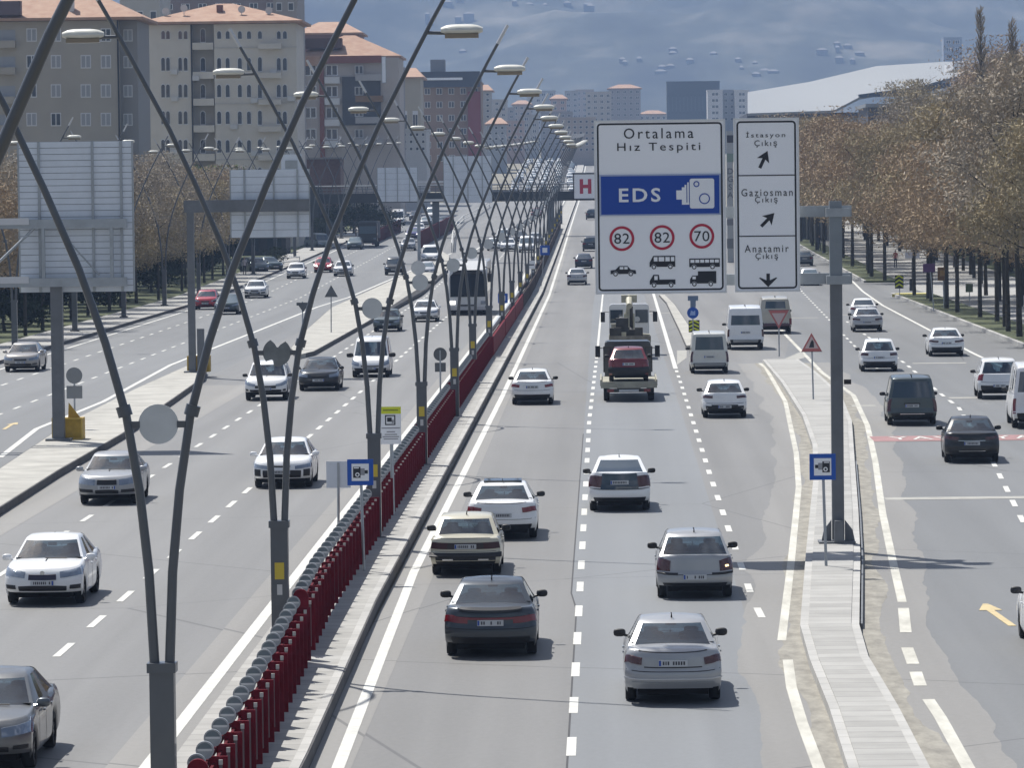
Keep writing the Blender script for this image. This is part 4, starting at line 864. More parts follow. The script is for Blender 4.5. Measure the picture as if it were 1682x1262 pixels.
# ------------------------------------------------------------------ arched lamp masts
MASTM = M('mast_paint', (.085, .095, .11), .38, .25, var=.12, scale=.8, coat=.25); MASTL = M('mast_tip', (.55, .56, .58), .4, .3); LHEAD = M('lamp_housing', (.62, .62, .57), .4, var=.06, scale=2)
LENS = M('lamp_lens', (.24, .20, .15), .25); DISCM = M('round_plate_back', (.52, .545, .56), .55, .15, var=.07, scale=2); YEL = M('yellow_sticker', (.55, .42, .04), .5); STK = M('pale_sticker', (.5, .5, .5), .5)
ARM = [(2.9, .10), (4.2, .16), (5.3, .27), (6.3, .43), (7.3, .70), (8.3, 1.04), (9.4, 1.50), (10.5, 2.0), (11.5, 2.52), (12.5, 3.05), (13.45, 3.58)]
def lamp_mast(plates=True, broken=False, stick=True):
    th = thing('lamp_mast', '', 'street lamp', group='arched twin-arm lamp masts')
    b = MB().box(-.165, .165, -.14, .14, .3, 2.84); b.build('box_column', MASTM, th)
    MB().box(-.195, .195, -.17, .17, 2.84, 2.97).build('collar', MASTM, th); MB().box(-.28, .28, -.26, .26, .2, .3).build('base_plate', MASTM, th)
    for sg in (-1, 1):
        pts = []
        for k in range(len(ARM)-1):
            (z0, a0), (z1, a1) = ARM[k], ARM[k+1]
            for f in (0, .5): pts.append((sg*(a0+(a1-a0)*f), 0, z0+(z1-z0)*f))
        pts.append((sg*ARM[-1][1], 0, ARM[-1][0])); n = len(pts); cut = n-2
        a = MB().tube(pts[:cut+1], [.069-.033*k/n for k in range(cut+1)], 12).build('arm', MASTM, th, smooth=True)
        MB().tube(pts[cut:], [.045, .04, .03][:n-cut], 10).build('arm_tip', MASTL, a, smooth=True)
        # flange ring
        p = Vector((sg*.45, 0, 6.38)); MB().tube([p+Vector((-.01*sg, 0, -.07)), p+Vector((.03*sg, 0, .07))], .10, 12).build('flange', MASTM, a, smooth=True)
        x0 = sg*3.0; MB().tube([(sg*2.92, 0, 12.28), (sg*3.30, 0, 12.27)], .035, 8).build('lamp_bracket', MASTM, th)
        h = MB(); n_ = 12
        for j in range(9):
            t = j/8; x = sg*(3.22+.80*t); w = .16*(1-(2*t-1)**6*.6); hh = .115*(1-(2*t-1)**4*.55)
            for k in range(n_):
                q = 2*PI*k/n_; zz = math.sin(q); h.v.append((x, math.cos(q)*w, 12.32+(zz*hh if zz > 0 else zz*hh*.8)))
        for j in range(8):
            for k in range(n_): aa = j*n_+k; bb = j*n_+(k+1) % n_; h.f.append((aa, bb, bb+n_, aa+n_))
        h.f.append(tuple(range(n_))); h.f.append(tuple(range(8*n_, 9*n_)))
        hd = h.build('lamp_head', LHEAD, th, smooth=True)
        lz = MB(); l0, l1 = sorted((sg*3.30, sg*3.94)); lz.box(l0, l1, -.13, .13, 12.17, 12.25); lz.build('lens', LENS, hd)
    if plates:
        mb = MB()
        if not broken: mb.disc((0, 6.2), .27, -.02, .0, 32)
        else: mb.prism([(math.cos(t)*r, 6.2+math.sin(t)*r) for t, r in [(k*2*PI/28, .27 if k not in (5, 6, 7, 8, 18, 19) else (.10 if k in (6, 7) else .17)) for k in range(28)]], -.02, 0)
        mb.build('round_plate', DISCM if not broken else M('torn_plate', (.16, .175, .18), .6, var=.2), th)
        br = MB()
        for sg in (-1, 1): br = MB().box(min(sg*.25, sg*.42), max(sg*.25, sg*.42), -.03, .03, 6.15, 6.24); br.build('plate_bracket', MASTM, th)
    if stick:
        MB().box(-.09, .09, -.146, -.141, 1.85, 2.17).build('yellow_sticker', YEL, th); MB().box(-.05, .05, -.146, -.141, 1.55, 1.75).build('pale_sticker', STK, th)
    return th
ORD = ['nearest', 'second', 'third', 'fourth', 'fifth', 'sixth', 'seventh', 'eighth', 'ninth', 'tenth', 'eleventh', 'twelfth', 'thirteenth', 'fourteenth', 'fifteenth', 'sixteenth', 'seventeenth', 'eighteenth', 'nineteenth', 'twentieth'] + ['twenty-'+x for x in ('first', 'second', 'third', 'fourth', 'fifth', 'sixth', 'seventh', 'eighth', 'ninth')] + ['thirtieth']
_g2 = G(462, 1085, .28)
MY = [33.0, 61.4] + [_g2.y + 30.35*k for k in range(28)]
MX = [-5.98, -6.02, _g2.x] + [G(*q, .28).x for q in ((615, 885), (691, 768), (744, 690))] + [-6.0]*30
proto = None
MY = MY[:22]
for i, y in enumerate(MY):
    if i == 0: o = lamp_mast(False, False, False)
    elif i == 1: o = lamp_mast(True, False, False)
    elif i == 2: o = lamp_mast(True, True, True)
    elif i == 3: o = proto = lamp_mast(True, False, True)
    else: o = copy_tree(proto)
    o.location = (MX[i], y, T(y)); 
    o['label'] = (ORD[i]+' arched twin-arm lamp mast on the red-fenced median, counted from the camera') if i != 2 else 'second arched lamp mast on the median, with a torn round plate between its arms'
proto2 = lamp_mast(False, False, False)
for i in range(15):
    y = 262+30*i; o = copy_tree(proto2) if i else proto2; o.location = (-33.9, y, T(y)); o['group'] = 'lamp masts along the left pavement'
    o['label'] = ORD[i]+' lamp mast along the left-hand pavement by the trees, counted from the camera'

# ------------------------------------------------------------------ red glare fence with round reflectors on the median
REDF = M('fence_red', (.15, .010, .020), .75, spec=.15, var=.3, scale=3); REDD = M('fence_dark_red', (.085, .008, .014), .8, spec=.1, var=.3, scale=3)
def refl_mat():
    m = M('reflector_disc', (.30, .34, .37), .3, .2); n = m.node_tree; b = n.nodes['Principled BSDF']; tc = n.nodes.new('ShaderNodeTexCoord'); sp = n.nodes.new('ShaderNodeSeparateXYZ'); n.links.new(tc.outputs['Generated'], sp.inputs[0])
    a = math_node(n, 'GREATER_THAN', sp.outputs['Z'], .45); c = math_node(n, 'LESS_THAN', sp.outputs['Z'], .58); mx = n.nodes.new('ShaderNodeMix'); mx.data_type = 'RGBA'
    mx.inputs[6].default_value = (.30, .34, .37, 1); mx.inputs[7].default_value = (.55, .58, .6, 1); n.links.new(math_node(n, 'MULTIPLY', a, c), mx.inputs[0]); 
    d = math_node(n, 'GREATER_THAN', sp.outputs['Z'], .58); m2 = n.nodes.new('ShaderNodeMix'); m2.data_type = 'RGBA'; m2.inputs[7].default_value = (.13, .17, .2, 1); n.links.new(d, m2.inputs[0]); n.links.new(mx.outputs[2], m2.inputs[6]); n.links.new(m2.outputs[2], b.inputs['Base Color']); return m
REFL = refl_mat(); CAPM = M('bolt_cap', (.55, .53, .50), .4)
OLDF = M('dark_far_fence', (.05, .038, .036), .85, var=.3, scale=2, spec=.1)
FX = lambda y: interp([(.48, 58), (.37, 75), (.14, 88), (.0, 96), (0, 2000)], y)
def fence_section(y0, y1, detail, i):
    xo = FX(y0); th = thing('glare_fence', '', 'fence', (-5.95, y0, T(y0)+.28), group='red glare fence sections on the median'); z = T(y0)+.28; sl = (T(y1)-T(y0))/(y1-y0)
    def zz(y): return z+(y-y0)*sl
    n = max(1, int((y1-y0)/1.4)); st = (y1-y0)/n
    if detail == 2:
        first = None
        for k in range(n):
            y = y0+.7+st*k; h = zz(y)
            if first is None:
                F_ = FX(y); pl = MB().box(-6.08+F_, -5.81+F_, y-.02, y+.02, h+.06, h+1.08).build('fence_plate', REDF, th)
                bar = MB().box(-5.93+F_, -5.885+F_, y-.045, y-.021, h+.14, h+.98).build('plate_bar', M('fence_bar', (.19, .15, .16), .5), pl)
                cp = MB().cbox((-5.907+F_, y-.05, h+1.0), .055, .05, .07).build('bar_cap', CAPM, pl)
                d = MB(); nn = 20
                di = MB().disc((-6.13+F_, h+1.17), .122, y-.05, y-.015, nn).build('reflector', REFL, th)
                ri = MB().ring((-6.13+F_, h+1.17), .108, .130, y-.06, y-.01, nn).build('reflector_rim', GALV(), di)
                first = (pl, bar, cp, di, ri, y, h)
            else:
                pl, bar, cp, di, ri, yy, hh = first
                for src, subs in ((pl, (bar, cp)), (di, (ri,))):
                    c = src.copy(); COL.objects.link(c); c.parent = th; c.location = Vector(src.location)+Vector((FX(y)-FX(yy), y-yy, h-hh))
                    for s_ in subs: e = s_.copy(); COL.objects.link(e); e.parent = c
    q = MB(); a, b = zz(y0), zz(y1)
    def rail(x0, x1, za, zb, nm, mt):
        m = MB(); A_, B_ = FX(y0), FX(y1); m.v = [(x0+A_, y0+.3, a+za), (x1+A_, y0+.3, a+za), (x1+A_, y0+.3, a+zb), (x0+A_, y0+.3, a+zb), (x0+B_, y1-.25, b+za), (x1+B_, y1-.25, b+za), (x1+B_, y1-.25, b+zb), (x0+B_, y1-.25, b+zb)]
        m.f = [(0, 1, 2, 3), (7, 6, 5, 4), (0, 4, 5, 1), (1, 5, 6, 2), (2, 6, 7, 3), (3, 7, 4, 0)]; m.build(nm, mt, th)
    rail(-6.02, -5.98, .10, .98, 'infill_panel', REDD if y0 < 330 else OLDF); rail(-6.12, -6.07, .95, 1.03, 'top_rail', REDD if y0 < 330 else OLDF)
    if detail < 2:
        rail(-6.18, -6.06, 1.0, 1.28, 'reflector_row', GALV() if y0 < 330 else OLDF); rail(-5.9, -5.80, .05, 1.05, 'plate_row', REDF if y0 < 330 else OLDF)
    e_ = -6.03+FX(y0); ep = MB().prism([(e_-.15, a), (e_+.15, a), (e_+.15, a+1.2)]+[(e_+math.cos(t)*.15, a+1.2+math.sin(t)*.15) for t in [PI*k/8 for k in range(1, 9)]], y0-.35, y0-.27)
    ep.build('end_post', REDF, th)
    return th
for i in range(1, len(MY)-1):
    y0, y1 = MY[i]+.5, MY[i+1]; 
    if y0 > 620: break
    s = fence_section(y0, y1, 2 if y0 < 235 else 1, i)
    s['label'] = ('red' if y0 < 330 else 'dark brown') + ' glare fence with grey round reflectors between the %s and %s lamp mast' % (ORD[i], ORD[i+1])
def red_wall(label, a, b, h=1.3):
    p, q = G(*a), G(*b); th = thing('panel_fence', label, 'fence', (p.x, p.y, p.z), group='plain dark red fences far off'); d = Vector((q.x-p.x, q.y-p.y, 0)); n = Vector((-d.y, d.x, 0)).normalized()*.05
    m = MB(); m.v = [tuple(p-n), tuple(p+n), tuple(p+n+Vector((0, 0, h))), tuple(p-n+Vector((0, 0, h))), tuple(q-n), tuple(q+n), tuple(q+n+Vector((0, 0, h))), tuple(q-n+Vector((0, 0, h)))]
    m.f = [(0, 1, 2, 3), (7, 6, 5, 4), (0, 4, 5, 1), (1, 5, 6, 2), (2, 6, 7, 3), (3, 7, 4, 0)]; m.build('panel', REDD, th)
    for k in range(5): r = p.lerp(q, k/4); MB().cbox((r.x, r.y, r.z+h/2+.05), .14, .14, h+.1).build('post', REDF, th)
red_wall('dark red fence left of the far queue, beside the dark lorry', (612, 402), (658, 380), 1.6); red_wall('dark red fence between the far queue and the coach', (690, 408), (745, 376), 2.0)

# ------------------------------------------------------------------ gantry signs
BLUE = M('sign_blue', (.002, .055, .36), .45); INK = M('sign_black', (.012, .014, .022), .5); FRM = M('sign_frame', (.68, .70, .72), .5, .05); SRED = M('sign_red', (.45, .012, .05), .45); WSH = WHITEP(); SLT = M('sign_grey_white', (.88, .90, .94), .5)
def gantry_main():
    base = G(1377, 906); Y = base.y; s = F/Y*math.cos(PITCH)
    mx = base.x
    th = thing('gantry', 'grey steel gantry mast with two arms carrying the speed camera signs', 'gantry', (mx, Y, .22))
    def L(px, py): v = P(px, py, Y); return v.x, v.z
    ztop = L(1367, 330)[1]
    b = MB().box(mx-.15, mx+.15, Y-.15, Y+.15, .3, ztop-2.0); b.build('mast', STEEL(), th)
    MB().box(mx-.155, mx+.155, Y-.155, Y+.155, ztop-2.0, ztop).build('mast_head', M('mast_head_grey', (.22, .25, .28), .5, .3, var=.1, scale=1), th)
    bp = MB(); bp.box(mx-.5, mx+.42, Y-.4, Y+.4, .22, .27); bp.build('base_plate', STEEL(), th)
    for dx in (-1, 1): MB().prism([(mx+dx*.17, .27), (mx+dx*.42, .27), (mx+dx*.36, .55), (mx+dx*.17, .8)], Y-.04, Y+.04).build('gusset', STEEL(), th)
    MB().prism([(mx-.12, .27), (mx+.12, .27), (mx+.1, .8), (mx-.1, .8)], Y-.42, Y-.2).build('gusset', STEEL(), th)
    x0 = L(976, 300)[0]
    for py in (347, 458):
        z = L(1360, py)[1]
        MB().box(x0+.2, mx+.42, Y+.21, Y+.43, z-.14, z+.14).build('arm', GALV(), th); MB().box(mx-.24, mx+.36, Y-.22, Y+.22, z-.14, z+.08).build('arm_clamp', GALV(), th)
    # small junction box halfway up the mast
    MB().box(mx+.18, mx+.36, Y-.05, Y+.05, 4.22, 4.34).build('cable_box', BLACKT, th)
    # big panel
    def panel(label, name, xa, ya, xb, yb):
        cx, cz = L((xa+xb)/2, (ya+yb)/2); w = (xb-xa)/s; h = (yb-ya)/s; Yp = Y-.05
        t = thing(name, label, 'road sign', (cx, Yp, cz-h/2)); 
        MB().box(cx-w/2, cx+w/2, Yp+.02, Yp+.07, cz-h/2, cz+h/2).build('backing', FRM, t)
        MB().frame(cx-w/2, cx+w/2, cz-h/2, cz+h/2, .045, Yp-.02, Yp+.02).build('frame', FRM, t)
        MB().box(cx-w/2+.045, cx+w/2-.045, Yp, Yp+.02, cz-h/2+.045, cz+h/2-.045).build('face', SLT, t)
        r = .10; o = MB(); i0, i1 = -w/2+.075, w/2-.075; j0, j1 = -h/2+.075, h/2-.075; pts = []; pin = []
        for (ax, az, a0) in ((i1, j1, 0), (i0, j1, 90), (i0, j0, 180), (i1, j0, 270)):
            for k in range(5):
                a = R(a0+k*22.5); ccx = ax-(r if ax > 0 else -r); ccz = az-(r if az > 0 else -r)
                pts.append((cx+ccx+math.cos(a)*r, cz+ccz+math.sin(a)*r)); pin.append((cx+ccx+math.cos(a)*(r-.045), cz+ccz+math.sin(a)*(r-.045)))
        n = len(pts)
        for k in range(n):
            a, b2 = pts[k], pts[(k+1) % n]; c, d = pin[(k+1) % n], pin[k]; o.quad((a[0], Yp-.004, a[1]), (b2[0], Yp-.004, b2[1]), (c[0], Yp-.004, c[1]), (d[0], Yp-.004, d[1]))
        o.build('border', INK, t, recalc=False)
        def Q(px, py): return cx+(px-(xa+xb)/2)/s, cz-(py-(ya+yb)/2)/s
        return t, Q, Yp, cx, cz, w, h
    t, Q, Yp, cx, cz, w, h = panel('large white panel reading Ortalama Hız Tespiti over a blue EDS field and speed limits', 'gantry_sign', 977, 197, 1192, 482)
    yy = Yp-.006
    text('Ortalama', Q(1083, 219), 17/s, yy, INK, t, w=114/s, space=1.3); text('Hız Tespiti', Q(1083, 243), 17/s, yy, INK, t, w=136/s, space=1.3)
    a = Q(986, 287); b = Q(1183, 353); bx = MB().box(a[0], b[0], Yp-.02, Yp-.002, b[1], a[1]).build('blue_field', BLUE, t)
    MB().frame(a[0]-.01, b[0]+.01, b[1]-.01, a[1]+.01, .035, Yp-.024, Yp-.018).build('field_border', M('sign_pale_blue', (.35, .42, .6), .5), t)
    text('EDS', Q(1051, 320), 23/s, Yp-.026, WSH, t, w=68/s, space=1.25, weight=.02)
    # camera pictogram
    def rr(mb, x0, x1, z0, z1, r, y0, y1):
        pts = []
        for (ax, az, a0) in ((x1-r, z1-r, 0), (x0+r, z1-r, 90), (x0+r, z0+r, 180), (x1-r, z0+r, 270)):
            for k in range(5): q = R(a0+k*22.5); pts.append((ax+math.cos(q)*r, az+math.sin(q)*r))
        mb.prism(pts, y0, y1)
    c = MB(); A, B2 = Q(1133, 294), Q(1173, 343); rr(c, A[0], B2[0], B2[1], A[1], .05, Yp-.032, Yp-.021); c.build('camera_symbol', WSH, t)
    c = MB(); 
    for i, (x0p, x1p, y0p, y1p) in enumerate(((1111, 1121, 313, 328), (1120, 1126, 308, 334), (1124.5, 1127.5, 304, 336), (1129, 1131.5, 300, 336), (1120, 1132, 333, 336.5))):
        A, B2 = Q(x0p, y0p), Q(x1p, y1p); MB().box(A[0], B2[0], Yp-.032-.001*i, Yp-.021, B2[1], A[1]).build('camera_symbol', WSH, t)
    for (px, py, r) in ((1144, 303, 4.6), (1157, 327, 8.6)): MB().ring(Q(px, py), (r-1.4)/s, (r+.4)/s, Yp-.038, Yp-.033, 24).build('camera_lens_symbol', BLUE, t)
    for px, py, tx in ((1021, 391, '82'), (1087, 390, '82'), (1152, 388.5, '70')):
        MB().ring(Q(px, py), 16.2/s, 20.4/s, yy-.004, yy, 40).build('limit_ring', SRED, t); text(tx, Q(px, py), 17/s, yy, INK, t, w=25/s, space=1.05)
    def poly(pts, dx=0): 
        q = [Q(x, y) for x, y in pts]; return q
    def sym(parts, wheels, wins, ox, oy, k=1.0):
        m = MB(); m.prism([Q(ox+x*k, oy+y*k) for x, y in parts], yy-.004, yy); m.build('vehicle_symbol', INK, t)
        for x, y in wheels:
            MB().disc(Q(ox+x*k, oy+y*k), 4.2*k/s, yy-.008, yy-.004, 14).build('vehicle_symbol', SLT, t); MB().ring(Q(ox+x*k, oy+y*k), 2.2*k/s, 3.8*k/s, yy-.011, yy-.008, 14).build('vehicle_symbol', INK, t)
        for x0, y0, x1, y1 in wins: A, B2 = Q(ox+x0*k, oy+y0*k), Q(ox+x1*k, oy+y1*k); MB().box(A[0], B2[0], yy-.008, yy-.004, B2[1], A[1]).build('vehicle_symbol', SLT, t)
    sym([(-21, -1), (-13, -2), (-7, -8), (7, -8), (12, -2), (20, -1), (21, 5), (-21, 5)], [(-13, 5), (12, 5)], [(-6, -6.5, 0, -2.5), (1.5, -6.5, 7, -2.5)], 1023, 444)
    sym([(-21, 2), (-15, -9), (21, -9), (21, 9), (-21, 9)], [(-14, 9), (13, 9)], [(-14, -7, -8, 0), (-6, -7, 3, 0), (5, -7, 12, 0), (14, -7, 19.5, 0)], 1087, 429)
    sym([(-21, 1), (-15, -9), (-6, -9), (-5, -1), (21, -1), (21, 7), (-21, 7)], [(-14, 8), (14, 8)], [(-13.5, -7, -8, -.5)], 1087, 460)
    sym([(-25, -7), (25, -7), (25, 7), (-25, 7)], [(-17, 7), (13, 7)], [(-23+8*k, -5, -16.5+8*k, 0) for k in range(6)], 1156, 432)
    sym([(-22, 8), (-22, 1), (-18, -5), (-9, -5), (-9, -12), (21, -12), (21, 8)], [(-15, 9), (12, 9)], [(-18, -3.5, -12.5, 1)], 1154, 458)
    t, Q2, Yp2, cx, cz, w, h = panel('narrow white panel with three exit fields reading İstasyon, Gaziosman and Anatamir, with black arrows', 'exit_sign', 1206, 194, 1313, 479)
    yy = Yp2-.006
    for py in (288, 387.5): A, B2 = Q2(1213, py-.9), Q2(1306, py+.9); MB().box(A[0], B2[0], yy, yy+.006, B2[1], A[1]).build('divider', INK, t)
    for t1, t2, y1_, y2_, w1 in (('İstasyon', 'Çıkış', 222, 236.5, 64), ('Gaziosman', 'Çıkış', 316, 329, 84), ('Anatamir', 'Çıkış', 408, 421.5, 72)):
        text(t1, Q2(1258.5 if w1 < 80 else 1260, y1_), 12/s, yy, INK, t, w=w1/s, space=1.3); text(t2, Q2(1258.5, y2_), 12/s, yy, INK, t, w=37/s, space=1.3)
    def arrow(px, py, ang, k=1.0):
        sh = [(-1.9, -13), (1.9, -13), (1.9, 2), (8, -1), (0, 15), (-8, -1), (-1.9, 2)] if ang != 180 else [(-2.6, -11), (2.6, -11), (2.6, -2), (15, -5.5), (15, -4), (3, 11), (0, 12), (-3, 11), (-15, -4), (-15, -5.5), (-2.6, -2)]
        ca, sa = math.cos(R(ang)), math.sin(R(ang)); cxx, czz = Q2(px, py)
        if ang == 180: pts = [(cxx+x/s*k, czz-y/s*k) for x, y in sh]
        else: pts = [(cxx+(x*1.25*ca+y*sa)/s*k, czz+(-x*1.25*sa+y*ca)/s*k) for x, y in sh]
        if ang == 180: 
            MB().prism([(cxx-2.8/s, czz+11/s), (cxx+2.8/s, czz+11/s), (cxx+2.8/s, czz), (cxx-2.8/s, czz)], yy, yy+.004).build('arrow', INK, t)
            MB().prism([(cxx-15/s, czz+4/s), (cxx, czz-11/s), (cxx+15/s, czz+4/s), (cxx+13/s, czz+4.5/s), (cxx+3/s, czz), (cxx-3/s, czz), (cxx-13/s, czz+4.5/s)], yy-.003, yy+.001).build('arrow', INK, t)
        else: MB().prism(pts, yy, yy+.004).build('arrow', INK, t)
    arrow(1254.5, 263, 25, 1.1); arrow(1260, 361.5, 45, 1.1); arrow(1260.5, 460, 180)
gantry_main()
BACK = M('sign_back_sheet', (.64, .69, .76), .5, .05, var=.06, scale=1.2)
def sign_back(label, cx, cz, w, h, Y, ribs, name='gantry_board', group=None, rows=16):
    t = thing(name, label, 'road sign', (cx, Y, cz-h/2), group=group)
    n = rows
    first = None
    for k in range(n):   # corrugated sheet: horizontal planks
        z0 = cz-h/2+h*k/n; mb = MB().prism([(cx-w/2, z0+.006), (cx+w/2, z0+.006), (cx+w/2, z0+h/n-.012), (cx-w/2, z0+h/n-.012)], Y-.012, Y+.03); 
        mb.build('plank', BACK, t)
    MB().box(cx-w/2, cx+w/2, Y+.03, Y+.05, cz-h/2, cz+h/2).build('face', M('sign_seam_grey', (.16, .18, .21), .6), t)
    for x in ribs: MB().box(cx+x*w-.045, cx+x*w+.045, Y-.08, Y-.012, cz-h/2+.01, cz+h/2-.01).build('rib', GALV(), t)
    MB().box(cx+w/2-.03, cx+w/2+.03, Y-.03, Y+.06, cz-h/2, cz+h/2).build('edge_rail', GALV(), t); MB().box(cx-w/2-.03, cx-w/2+.03, Y-.03, Y+.06, cz-h/2, cz+h/2).build('edge_rail', GALV(), t)
    return t
def yellow_block(label, x, y, z):
    t = thing('crash_block', label, 'crash block', (x, y, z), group='yellow crash blocks at gantry feet'); ym = M('yellow_block', (.44, .28, .03), .6, var=.2, scale=2)
    MB().box(x-.55, x+.55, y-.45, y+.45, z, z+.78).build('body', ym, t); MB().prism([(x+.02, z+.78), (x+.48, z+.78), (x+.05, z+1.35)], y-.3, y-.26).build('fin', ym, t); MB().frame(x-.56, x+.56, z+.0, z+.8, .06, y-.48, y-.45).build('edging', M('yellow_edge', (.6, .42, .08), .5), t)
def gantry_left():
    b = G(97, 724, .25); Y = b.y; s = F/Y; x = P(95, 600, Y).x
    th = thing('gantry', 'grey gantry mast at the left edge carrying sign panels seen from behind', 'gantry', (x, Y, .25))
    zt = P(95, 470, Y).z; MB().box(x-.21, x+.21, Y-.2, Y+.2, .25, zt).build('mast', STEEL(), th); MB().box(x-.45, x+.45, Y-.4, Y+.4, .25, .33).build('base_plate', STEEL(), th)
    for py in (368, 464):
        z = P(60, py, Y).z; xr = P(210, py, Y).x; xl = P(-190, py, Y).x
        MB().box(xl, xr, Y-.42, Y-.2, z-.16, z+.16).build('arm', GALV(), th)
        xq = P(50, py, Y).x; MB().box(xl, xq, Y-.46, Y-.421, z-.02, z+.22).build('arm_cover', M('bright_zinc', (.6, .61, .64), .4, .3), th)
    for px in (73, 185): q = P(px, 410, Y); MB().box(q.x-.06, q.x+.06, Y-.4, Y-.25, P(px, 460, Y).z, P(px, 372, Y).z).build('upright', GALV(), th)
    a, c = P(58, 375, Y), P(-10, 440, Y); MB().tube([(a.x, Y-.35, a.z), (c.x, Y-.35, c.z)], .05, 6).build('brace', GALV(), th)
    a, c = P(95, 375, Y), P(165, 452, Y); MB().tube([(a.x, Y-.30, a.z), (c.x, Y-.30, c.z)], .03, 6).build('brace', GALV(), th)
    c = P(125, 356, Y); sign_back('huge sign panel seen from behind at the upper left, ribbed grey sheet', c.x, c.z, 188/s, 248/s, Y, (-.32, .15, .40), rows=24, group='sign panels seen from behind')
    yellow_block('yellow crash block at the foot of the left-edge gantry mast', b.x+.25, Y+.9, .25)
gantry_left()
def gantry_two():
    b = G(318, 612, .25); Y = b.y; s = F/Y; x = b.x-.05
    th = thing('gantry', 'grey box-beam gantry over the left road with one sign panel seen from behind', 'gantry', (x, Y, .25)); zt = P(313, 332, Y).z
    MB().box(x-.17, x+.17, Y-.17, Y+.17, .25, zt-.3).build('mast', STEEL(), th); xa, xb = P(302, 338, Y).x, P(508, 338, Y).x; zc = P(400, 338, Y).z
    MB().box(xa, xb, Y-.2, Y+.2, zc-.30, zc+.30).build('beam', STEEL(), th); MB().box(x-.4, x+.4, Y-.35, Y+.35, .25, .32).build('base_plate', STEEL(), th)
    MB().box(x+.25, x+.6, Y-.1, Y+.1, 0.3, 2.4).build('cabinet', STEEL(), th)
    c = P(443, 334, Y); sign_back('square sign panel seen from behind on the box-beam gantry', c.x, c.z, 130/s, 112/s, Y+.25, (-.32, .05, .35), rows=9, group='sign panels seen from behind')
    c = P(478, 270, Y); t = thing('gantry_board', 'small add-on panel above the square sign on the box-beam gantry', 'road sign', (c.x, Y+.3, c.z-.4)); MB().box(c.x-.5, c.x+.5, Y+.27, Y+.33, c.z-.4, c.z+.5).build('sheet', BACK, t); MB().box(c.x-.3, c.x+.3, Y+.24, Y+.27, c.z-.2, c.z+.2).build('rib', GALV(), t)
    yellow_block('yellow crash block at the foot of the box-beam gantry', b.x+.2, Y+.9, .25)
gantry_two()
def footbridge():
    Y = 600; th = thing('footbridge', 'dark steel footbridge spanning both roads in the distance', 'footbridge', (-20, Y, T(Y)))
    a, b = P(500, 312, Y), P(985, 305, Y); z1 = P(800, 303, Y).z; z0 = P(800, 331, Y).z; dk = M('bridge_dark', (.028, .033, .036), .8, var=.25, scale=.4)
    MB().box(a.x, b.x+7, Y-1.5, Y+1.5, z0, z0+1.25).build('deck', dk, th)
    for k, dz in enumerate((1.35, 1.75, 2.12)): MB().box(a.x, b.x+7, Y-1.5, Y-1.42, z0+dz, z0+dz+.09).build('rail', M('bridge_rail', (.17, .19, .2), .6) if k == 1 else STEEL(), th)
    MB().box(a.x, b.x+7, Y-1.6, Y-1.5, z0+2.22, z0+2.34).build('handrail', M('bridge_zinc', (.75, .76, .78), .5, .2), th)
    n = 46
    f = None
    for k in range(n):
        x = a.x+(b.x+7-a.x)*k/(n-1)
        if f is None: f = MB().box(x-.04, x+.04, Y-1.5, Y-1.42, z0+1.25, z0+2.2).build('baluster', STEEL(), th); fx = x
        else: c = f.copy(); COL.objects.link(c); c.parent = th; c.location = Vector(f.location)+Vector((x-fx, 0, 0))
    for px in (716, 905, 1005): x = P(px, 360, Y).x; MB().box(x-.45, x+.45, Y-.4, Y+.4, T(Y), z0).build('pier', M('bridge_pier', (.16, .18, .2), .8, var=.1), th)
    a2 = P(500, 300, Y).x; MB().box(a2-6, a2+2, Y-2, Y+5, T(Y), z0+2.2).build('stair_tower', dk, th)
footbridge()
def far_gantry():
    Y = 520; b = G(686, 432); Yg = b.y
    th = thing('gantry', 'pale gantry mast at the far island with two arms and two sign backs', 'gantry', (b.x, Yg, b.z)); x = P(688, 380, Yg).x
    MB().box(x-.17, x+.17, Yg-.15, Yg+.15, T(Yg), P(688, 318, Yg).z).build('mast', GALV(), th)
    for py in (299, 329): z = P(700, py, Yg).z; MB().box(P(622, py, Yg).x, P(808, py, Yg).x, Yg-.1, Yg+.1, z-.12, z+.12).build('arm', M('bright_zinc', (.6, .61, .64), .4, .3), th)
    s = F/Yg
    for (x0, x1, y0, y1, lb) in ((620, 686, 275, 331, 'wide sign panel from behind, left of the far pale gantry mast'), (729, 808, 256, 333, 'tall sign panel from behind, right of the far pale gantry mast')):
        c = P((x0+x1)/2, (y0+y1)/2, Yg); sign_back(lb, c.x, c.z, (x1-x0)/s, (y1-y0)/s, Yg-.25, (-.3, .0, .3), rows=6, group='sign panels seen from behind')
far_gantry()
def h_sign():
    Y = 500; s = F/Y; c = P(966, 306, Y); t = thing('road_sign', 'white sign board with a large red letter H hanging at the footbridge', 'road sign', (c.x, Y, c.z-1.5))
    w, h = 48/s, 42/s; MB().box(c.x-w/2, c.x+w/2, Y, Y+.08, c.z-h/2, c.z+h/2).build('board', SLT, t); MB().frame(c.x-w/2-.05, c.x+w/2+.05, c.z-h/2-.05, c.z+h/2+.05, .12, Y-.04, Y).build('frame', INK, t)
    text('H', (c.x-.28, c.z), 24/s, Y-.02, SRED, t, w=19/s, weight=.05)
    MB().box(c.x-w/2-.2, c.x+w/2+4.2, Y+.1, Y+.3, c.z+h/2-.1, c.z+h/2+.12).build('arm', GALV(), t); MB().box(c.x+w/2+3.9, c.x+w/2+4.2, Y+.1, Y+.3, T(Y), c.z+h/2).build('post', STEEL(), t)
h_sign()

